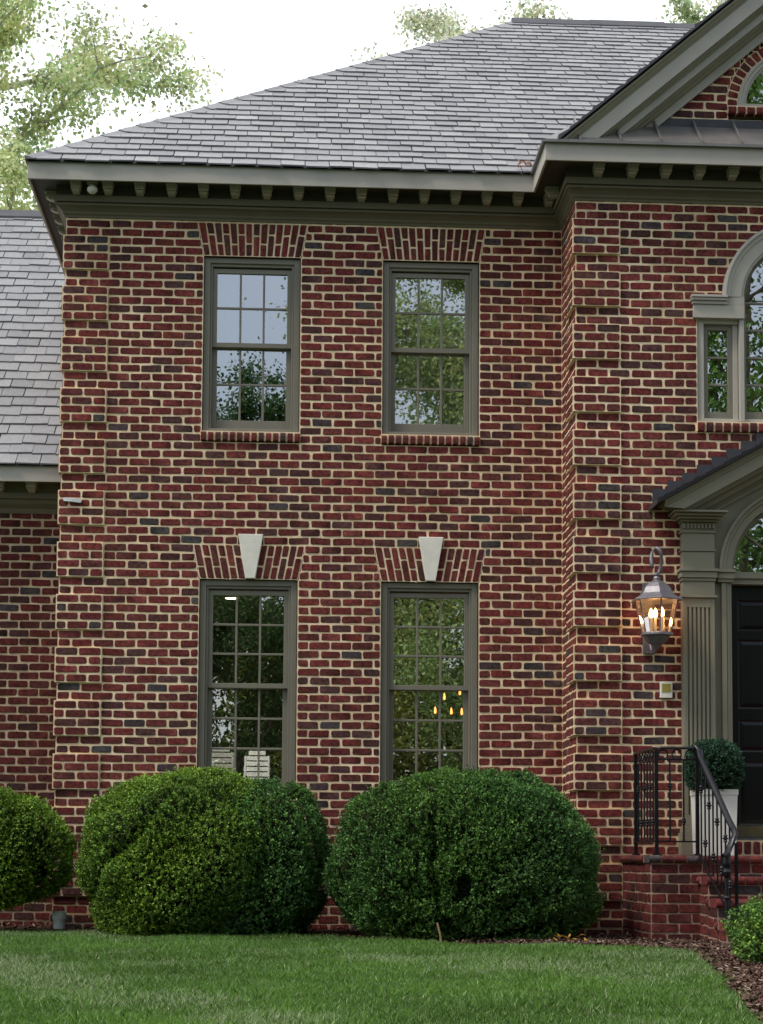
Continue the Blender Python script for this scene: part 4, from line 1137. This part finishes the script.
# topiary in a planter
pl = thing('planter', 'white tapered square planter beside the front door', 'planter', (5.80, -1.30, .702))
mb = MB(); h = .565
def ringsq(r, z): return [(-r, -r, z), (r, -r, z), (r, r, z), (-r, r, z)]
pts = ringsq(.150, 0) + ringsq(.164, h - .05) + ringsq(.17, h - .048) + ringsq(.17, h) + ringsq(.15, h) + ringsq(.15, h - .04)
mb.faces(pts, [tuple([i * 4 + k, i * 4 + (k + 1) % 4, (i + 1) * 4 + (k + 1) % 4, (i + 1) * 4 + k]) for i in range(5) for k in range(4)] + [(3, 2, 1, 0)])
mb.build('pot', M['planter'], pl, bevel=.006)
mb = MB(); mb.poly(ringsq(.149, h - .03)); mb.build('soil', M['leafcore'], pl)
shrub('topiary_ball', 'dark green ball topiary clipped round, set in the white planter', 'topiary', (5.80, -1.30), (.222, .222), 1.235, 1.67, 26000, (.034, .085, .045), None, seed=51, leaf=.017, lump=.004, gaps=.1, under=1.0, front_only=False)

def tree(name, label, cat, loc, height, crown_r, crown_z0, nleaf, leaf, col, seed, group=None, bark='bark', lean=(0, 0), density=1., spread=1., nl=(5, 4), clumps=260, trunk_r=.22, shell=.35, mod='leaf'):
    t = thing(name, label, cat, loc, 0, group); r = random.Random(seed); g = np.random.default_rng(seed)
    mb = MB(); tips = []
    top = Vector((lean[0], lean[1], height * .93)); npt = 10
    tr = [Vector((lean[0] * (k / npt) + r.uniform(-.12, .12) * (k > 0), lean[1] * (k / npt) + r.uniform(-.12, .12) * (k > 0), height * .93 * k / npt)) for k in range(npt + 1)]
    mb.tube(tr, trunk_r, 8, taper=[trunk_r * (1 - .9 * k / npt) for k in range(npt + 1)])
    nb = 26
    for i in range(nb):
        s = .22 + .74 * i / nb if crown_z0 > 0 else .1 + .85 * i / nb
        z = crown_z0 + (height * .95 - crown_z0) * (i + .3) / nb; f_ = z / (height * .93)
        if f_ > .98: f_ = .98
        idx = f_ * npt; k = min(int(idx), npt - 1); p = tr[k].lerp(tr[k + 1], idx - k)
        a = i * 2.4 + r.uniform(-.4, .4); u = (z - crown_z0) / (height - crown_z0)
        Lb = crown_r * math.sqrt(max(.08, 1 - (2 * u - .75) ** 2 * .62)) * r.uniform(.7, 1.12)
        el = r.uniform(.15, .7); pts = [p]; d = Vector((math.cos(a) * math.cos(el), math.sin(a) * math.cos(el), math.sin(el)))
        for q in range(6):
            d = (d + Vector((r.uniform(-.22, .22), r.uniform(-.22, .22), r.uniform(-.16, .16)))).normalized(); pts.append(pts[-1] + d * Lb / 6)
            if q >= 1: tips.append((pts[-1], .55 + .15 * q))
            if q >= 1:
                for w in range(2):
                    d2 = (d + Vector((r.uniform(-1, 1), r.uniform(-1, 1), r.uniform(-.5, .7)))).normalized(); l2 = Lb * r.uniform(.16, .36)
                    m1 = pts[-1] + d2 * l2 * .5 + Vector((0, 0, .04)); e = pts[-1] + d2 * l2; mb.tube([pts[-1], m1, e], .02, 4, cap=False, taper=[trunk_r * .09, trunk_r * .06, trunk_r * .03])
                    tips += [(m1, .8), (e, 1), (e, 1)]
        br = trunk_r * .42 * (1 - .6 * u); mb.tube(pts, .05, 5, cap=False, taper=[br * (1 - .13 * q) for q in range(7)])
    mb.build('trunk', M[bark], t, smooth=True)
    T = np.array([tuple(p) for p, w in tips]); nt_ = len(T); per = max(1, nleaf // nt_); n = nt_ * per
    sc = g.uniform(.55, 1.35, nt_) * crown_r * .105 * spread
    v = g.normal(size=(n, 3)); P = np.repeat(T, per, 0) + v * np.repeat(sc, per)[:, None] * np.array([1, 1, .7])
    D = g.normal(size=(n, 3)); D[:, 2] -= .3; D /= np.linalg.norm(D, axis=1, keepdims=True)
    L = g.uniform(.7, 1.3, n) * leaf; Q = leaf_quads(P, D, L, L * .33)
    tone = np.repeat(g.normal(1, .3, nt_), per) * g.normal(1, .18, n); hue = np.repeat(g.normal(0, .12, nt_), per) + g.normal(0, .08, n)
    C = np.array(col)[None, :] * np.clip(tone, .35, 2)[:, None]; C[:, 0] *= 1 + np.clip(hue, -.25, .3) * .8
    quads_object('crown', Q, np.clip(C, 0, .9), M[mod], t)
    return t
tree('leafy_tree', 'tall pale green tree behind the left wing against the white sky', 'tree', (-3.3, 13.5, 0), 20.5, 3.6, 4.5, 84000, .09, (.66, .76, .38), 15, spread=.6, trunk_r=.26, bark='bark_pale')
tree('leafy_tree', 'thin tree top showing above the roof ridge left of the gable', 'tree', (7.0, 31, 0), 25.7, 3.4, 12, 30000, .12, (.76, .78, .52), 9, spread=.6, trunk_r=.2, bark='bark_pale')
tree('leafy_tree', 'tree tip showing just above the sloping gable edge at the top right', 'tree', (14.1, 32, 0), 26.5, 3.0, 12, 24000, .12, (.64, .72, .44), 10, spread=.6, trunk_r=.2, bark='bark_pale')
# trees across the lawn, seen as reflections in the windows
GT = 'trees across the lawn mirrored in the window glass'
for i, (x, y, h, r_, z0, n, c, lab) in enumerate([
        (.9, -31, 13.4, 3.4, 1.5, 38000, (.035, .075, .018), 'dark tree across the lawn mirrored in the lower half of the upper left window'),
        (7.2, -27, 21, 4.2, 2.0, 60000, (.21, .27, .09), 'bright green tree across the lawn mirrored in the upper right window'),
        (-5.5, -30, 15, 4.2, 1.0, 30000, (.05, .095, .022), 'dark green tree opposite the left wing'),
        (15, -33, 27, 6.2, 1.0, 60000, (.11, .20, .04), 'broad green tree mirrored in the arched window'),
        (21.0, -33, 19, 5.6, 1.0, 36000, (.05, .10, .03), 'broad dark tree furthest to the right across the lawn'),
        (3.6, -44, 14, 5.0, 1.0, 26000, (.16, .17, .03), 'distant yellowish tree between the dark tree and the bright tree'),
        (-12., -36, 17, 5.0, 1.0, 26000, (.05, .09, .02), 'large tree furthest to the left across the lawn')]):
    tree('leafy_tree', lab, 'tree', (x, y, 0), h, r_, z0, int(n * (1.7 if i not in (0, 1) else 2.6)), .16 if i not in (0, 1) else .10, tuple(min(.6, q * 1.5) for q in c), 60 + i, GT, trunk_r=.24, spread=1.15)

n = 150000; x = rng.uniform(-45, 60, n); y = -52 + rng.normal(0, 2.2, n); top = 6.5 + 1.8 * np.sin(x * .23) + 1.1 * np.sin(x * .71 + 1) + .6 * np.sin(x * 1.9)
P = np.stack([x, y, rng.random(n) * top], 1); D = rand_dirs(n); L = rng.uniform(.2, .42, n)
C = np.array([.09, .13, .03])[None] * rng.uniform(.5, 1.7, (n, 1)); tag(quads_object('woodland', leaf_quads(P, D, L, L * .35), C, M['leaf']), 'dense far woodland edge across the lawn mirrored in the lower windows', 'woodland', kind='stuff')
# ------------------------------------------------------------------ ground
def ground_mat():
    m, nt, b = new_mat('lawn_soil'); tc = N(nt, 'ShaderNodeTexCoord')
    no = N(nt, 'ShaderNodeTexNoise'); no.inputs['Scale'].default_value = 3; no.inputs['Detail'].default_value = 8
    nt.links.new(tc.outputs['Object'], no.inputs['Vector']); r = N(nt, 'ShaderNodeValToRGB')
    r.color_ramp.elements[0].position = .35; r.color_ramp.elements[1].position = .7
    r.color_ramp.elements[0].color = (.02, .045, .012, 1); r.color_ramp.elements[1].color = (.045, .085, .022, 1)
    nt.links.new(no.outputs['Fac'], r.inputs['Fac']); nt.links.new(r.outputs['Color'], b.inputs['Base Color']); b.inputs['Roughness'].default_value = .95
    return m
mb = MB(); mb.poly([(-400, -400, 0), (400, -400, 0), (400, 400, 0), (-400, 400, 0)]); tag(mb.build('ground', ground_mat()), kind='structure')
EDGE = [(-9, -.45), (-2, -.55), (-.36, -.70), (1.33, -1.35), (2.5, -1.72), (3.52, -2.72), (4.5, -3.05), (4.95, -3.3), (5.0, -3.9), (4.85, -4.9), (4.5, -6.75), (4.08, -8.96), (3.7, -11), (3.2, -14), (2.9, -20)]
bed = [(-9, .6)] + [(x, y) for x, y in EDGE] + [(9, -20), (14, -3), (14, .1), (XB2, .1), (XB, .1), (0, .6)]
mb = MB(); 
tri = [(x, y, .004) for x, y in bed]; mb.poly(tri); 
tag(mb.build('mulch_bed', paint('mulch', (.055, .032, .022), .95, .5, 14, .1, 0, 1.)), kind='structure')
ea = np.array(EDGE)
def inside_bed(x, y):
    """True where the point lies on the house side of the lawn edge (even-odd test)"""
    poly = np.array(bed); ins = np.zeros(len(x), bool); j = len(poly) - 1
    for i in range(len(poly)):
        xi, yi = poly[i]; xj, yj = poly[j]
        c = ((yi > y) != (yj > y)) & (x < (xj - xi) * (y - yi) / (yj - yi + 1e-12) + xi); ins ^= c; j = i
    return ins
# bark chips
n = 110000
x = rng.uniform(-2.5, 8, n); y = rng.uniform(-10.5, .5, n); near = rng.random(n) < .6
x = np.where(near, rng.uniform(3.9, 6.2, n), x); y = np.where(near, rng.uniform(-9.5, -2.2, n), y)
k = inside_bed(x, y) & ~((x > SX0) & (y > SY)) & ~((x > 5.5) & (y > -2.85)); x, y = x[k], y[k]; n = len(x)
a = rng.uniform(0, 2 * pi, n); L = rng.uniform(.006, .024, n); W_ = L * rng.uniform(.2, .45, n); tl = rng.normal(0, .35, (n, 2))
D = np.stack([np.cos(a), np.sin(a), tl[:, 0]], 1); S = np.stack([-np.sin(a), np.cos(a), tl[:, 1]], 1); P = np.stack([x, y, rng.uniform(.010, .035, n)], 1)
Q = np.stack([P - D * L[:, None] - S * W_[:, None], P + D * L[:, None] - S * W_[:, None] * .6, P + D * L[:, None] + S * W_[:, None], P - D * L[:, None] * .8 + S * W_[:, None]], 1)
pal_ = np.array([(.10, .055, .038), (.055, .03, .024), (.17, .11, .08), (.30, .235, .18), (.075, .04, .03)]); C = pal_[rng.choice(5, n, p=[.33, .27, .2, .08, .12])] * rng.uniform(.7, 1.3, (n, 1))
tag(quads_object('bark_chips', Q, C, M['chip']), 'reddish brown bark chips covering the bed between lawn and house', 'mulch', kind='stuff')
# grass blades, within a wide wedge in front of the camera and thinner beyond
n = 520000
yy = -16 + rng.random(n) ** .8 * 15.8; xx = 2.13 + (yy + 16.1) * rng.uniform(-.34, .33, n)
k = (~inside_bed(xx + rng.normal(0, .045, n), yy + rng.normal(0, .06, n))) & (yy < -.3); 
yy2 = -14 + rng.random(60000) * 13; xx2 = rng.uniform(-9, 6, 60000); k2 = ~inside_bed(xx2, yy2)
xx = np.concatenate([xx[k], xx2[k2]]); yy = np.concatenate([yy[k], yy2[k2]]); n = len(xx)
P = np.stack([xx, yy, np.zeros(n)], 1)
tuft = noise3(P, 77, 3.0); tuft2 = noise3(P, 78, 9.)
hgt = rng.uniform(.02, .045, n) * (1 + .25 * tuft2); a = rng.uniform(0, 2 * pi, n)
lean = rng.uniform(.1, .9, n) * hgt; la = rng.uniform(0, 2 * pi, n)
S = np.stack([np.cos(a), np.sin(a), np.zeros(n)], 1) * (rng.uniform(.0016, .003, n))[:, None]
tip = P + np.stack([np.cos(la) * lean, np.sin(la) * lean, hgt], 1); mid = P + np.stack([np.cos(la) * lean * .32, np.sin(la) * lean * .32, hgt * .62], 1)
Q = np.stack([P - S, P + S, mid + S * .8, tip, mid - S * .8], 1)
C = np.array([.130, .255, .042])[None] * (rng.normal(1, .22, n) * (1 + .16 * tuft + .12 * tuft2)).clip(.35, 2)[:, None]
pp = noise3(P, 91, 1.6) + .6 * noise3(P, 92, 5.); pale = (rng.random(n) < np.clip(.07 + .42 * np.clip(pp - .1, 0, 1), .03, .55)); C[pale] = np.array([.42, .50, .27]) * rng.uniform(.6, 1.25, (pale.sum(), 1))
tag(quads_object('grass', Q, C, M['blade'], k=5), 'short mown green lawn grass with pale streaks', 'grass', kind='stuff')
# loose bits
mb = MB(); mb.tube([(3.335, -2.62, -.01), (3.322, -2.62, .08), (3.30, -2.61, .17)], .008, 6); tag(mb.build('stake', paint('bamboo', (.30, .20, .09), .7)), 'thin tan stick standing in the lawn edge before the largest boxwood', 'stick')
def leaves(name, label, cat, pts, size, cols, group=None):
    mb = MB()
    for p in pts:
        a = random.uniform(0, 6.28); s = size * random.uniform(.7, 1.3); u = Vector((math.cos(a), math.sin(a), random.uniform(-.2, .6))) * s; w = Vector((-math.sin(a), math.cos(a), random.uniform(-.3, .5))) * s * .4; P = Vector(p)
        mb.poly([P - u, P - u * .3 + w, P + u, P - u * .3 - w], random.choice(cols))
    return tag(mb.build(name, M['leaf'], col=True), label, cat, group)
leaves('fallen_leaves', 'few yellow orange leaves in the mulch at the right foot of the largest boxwood', 'leaves', [(4.33 + random.uniform(-.12, .14), -2.55 + random.uniform(-.1, .1), random.uniform(.03, .08)) for _ in range(16)], .028, [(.5, .28, .06), (.4, .2, .04)])
leaves('roof_leaves', 'small heap of red brown leaves caught where the roof meets the entrance bay', 'leaves', [(4.29 + random.uniform(-.06, .06), -.33 + random.uniform(-.05, .05), 7.12 + random.uniform(0, .09)) for _ in range(18)], .03, [(.42, .15, .1), (.3, .12, .08), (.45, .28, .2)])

# ------------------------------------------------------------------ sky, sun, camera
w = bpy.data.worlds.new('World'); scene.world = w; w.use_nodes = True; nt = w.node_tree; nt.nodes.clear()
sky = N(nt, 'ShaderNodeTexSky', sky_type='NISHITA'); sky.sun_disc = False
SE, SA = math.radians(56), math.radians(244)     # azimuth measured clockwise from +Y: sun over the left shoulder
sky.sun_elevation = SE; sky.sun_rotation = SA; sky.air_density = 1.2; sky.dust_density = 2.0
tc = N(nt, 'ShaderNodeTexCoord'); sep = N(nt, 'ShaderNodeSeparateXYZ'); nt.links.new(tc.outputs['Generated'], sep.inputs[0])
no = N(nt, 'ShaderNodeTexNoise'); no.inputs['Scale'].default_value = 2.6; no.inputs['Detail'].default_value = 6; nt.links.new(tc.outputs['Generated'], no.inputs['Vector'])
mr = N(nt, 'ShaderNodeMapRange'); mr.inputs[1].default_value = -.55; mr.inputs[2].default_value = .15; mr.inputs[3].default_value = .22; mr.inputs[4].default_value = .97
nt.links.new(sep.outputs['Y'], mr.inputs[0])
ma = N(nt, 'ShaderNodeMath', operation='MULTIPLY_ADD'); ma.inputs[1].default_value = .5; ma.inputs[2].default_value = -.25; nt.links.new(no.outputs['Fac'], ma.inputs[0])
ad = N(nt, 'ShaderNodeMath', operation='ADD', use_clamp=True); nt.links.new(mr.outputs[0], ad.inputs[0]); nt.links.new(ma.outputs[0], ad.inputs[1])
mx = N(nt, 'ShaderNodeMix', data_type='RGBA'); nt.links.new(ad.outputs[0], mx.inputs[0]); nt.links.new(sky.outputs[0], mx.inputs[6]); mx.inputs[7].default_value = (11.3, 11.7, 12.3, 1)
bg = N(nt, 'ShaderNodeBackground'); bg.inputs[1].default_value = .138; nt.links.new(mx.outputs[2], bg.inputs[0])
wo = N(nt, 'ShaderNodeOutputWorld'); nt.links.new(bg.outputs[0], wo.inputs[0])
sd = bpy.data.lights.new('Sun', 'SUN'); sd.energy = 2.2; sd.angle = math.radians(11); sd.color = (1, .95, .87)
so = bpy.data.objects.new('Sun', sd); link(so)
dirv = Vector((math.sin(SA) * math.cos(SE), math.cos(SA) * math.cos(SE), math.sin(SE)))
so.rotation_euler = (-dirv).to_track_quat('-Z', 'Y').to_euler(); so.location = dirv * 60

cd = bpy.data.cameras.new('Camera'); co = bpy.data.objects.new('Camera', cd); link(co)
R_ = Vector((0.99849095, -0.0545671, 0.00618538)); U_ = Vector((-0.01028111, -0.07510046, 0.99712297)); F_ = Vector((0.05394559, 0.99568185, 0.07554814))
mw = Matrix(((R_.x, U_.x, -F_.x, 2.12794), (R_.y, U_.y, -F_.y, -16.1043), (R_.z, U_.z, -F_.z, .68), (0, 0, 0, 1)))
co.matrix_world = mw
cd.sensor_fit = 'VERTICAL'; cd.sensor_height = 36; cd.sensor_width = 36; cd.lens = 1739.735 / 1024 * 36
cd.shift_y = 0.20743; cd.clip_start = .1; cd.clip_end = 2000
scene.camera = co
scene.view_settings.view_transform = 'Standard'; scene.view_settings.look = 'None'; scene.view_settings.exposure = 0; scene.view_settings.gamma = 1
scene.cycles.max_bounces = 6; scene.cycles.transparent_max_bounces = 12
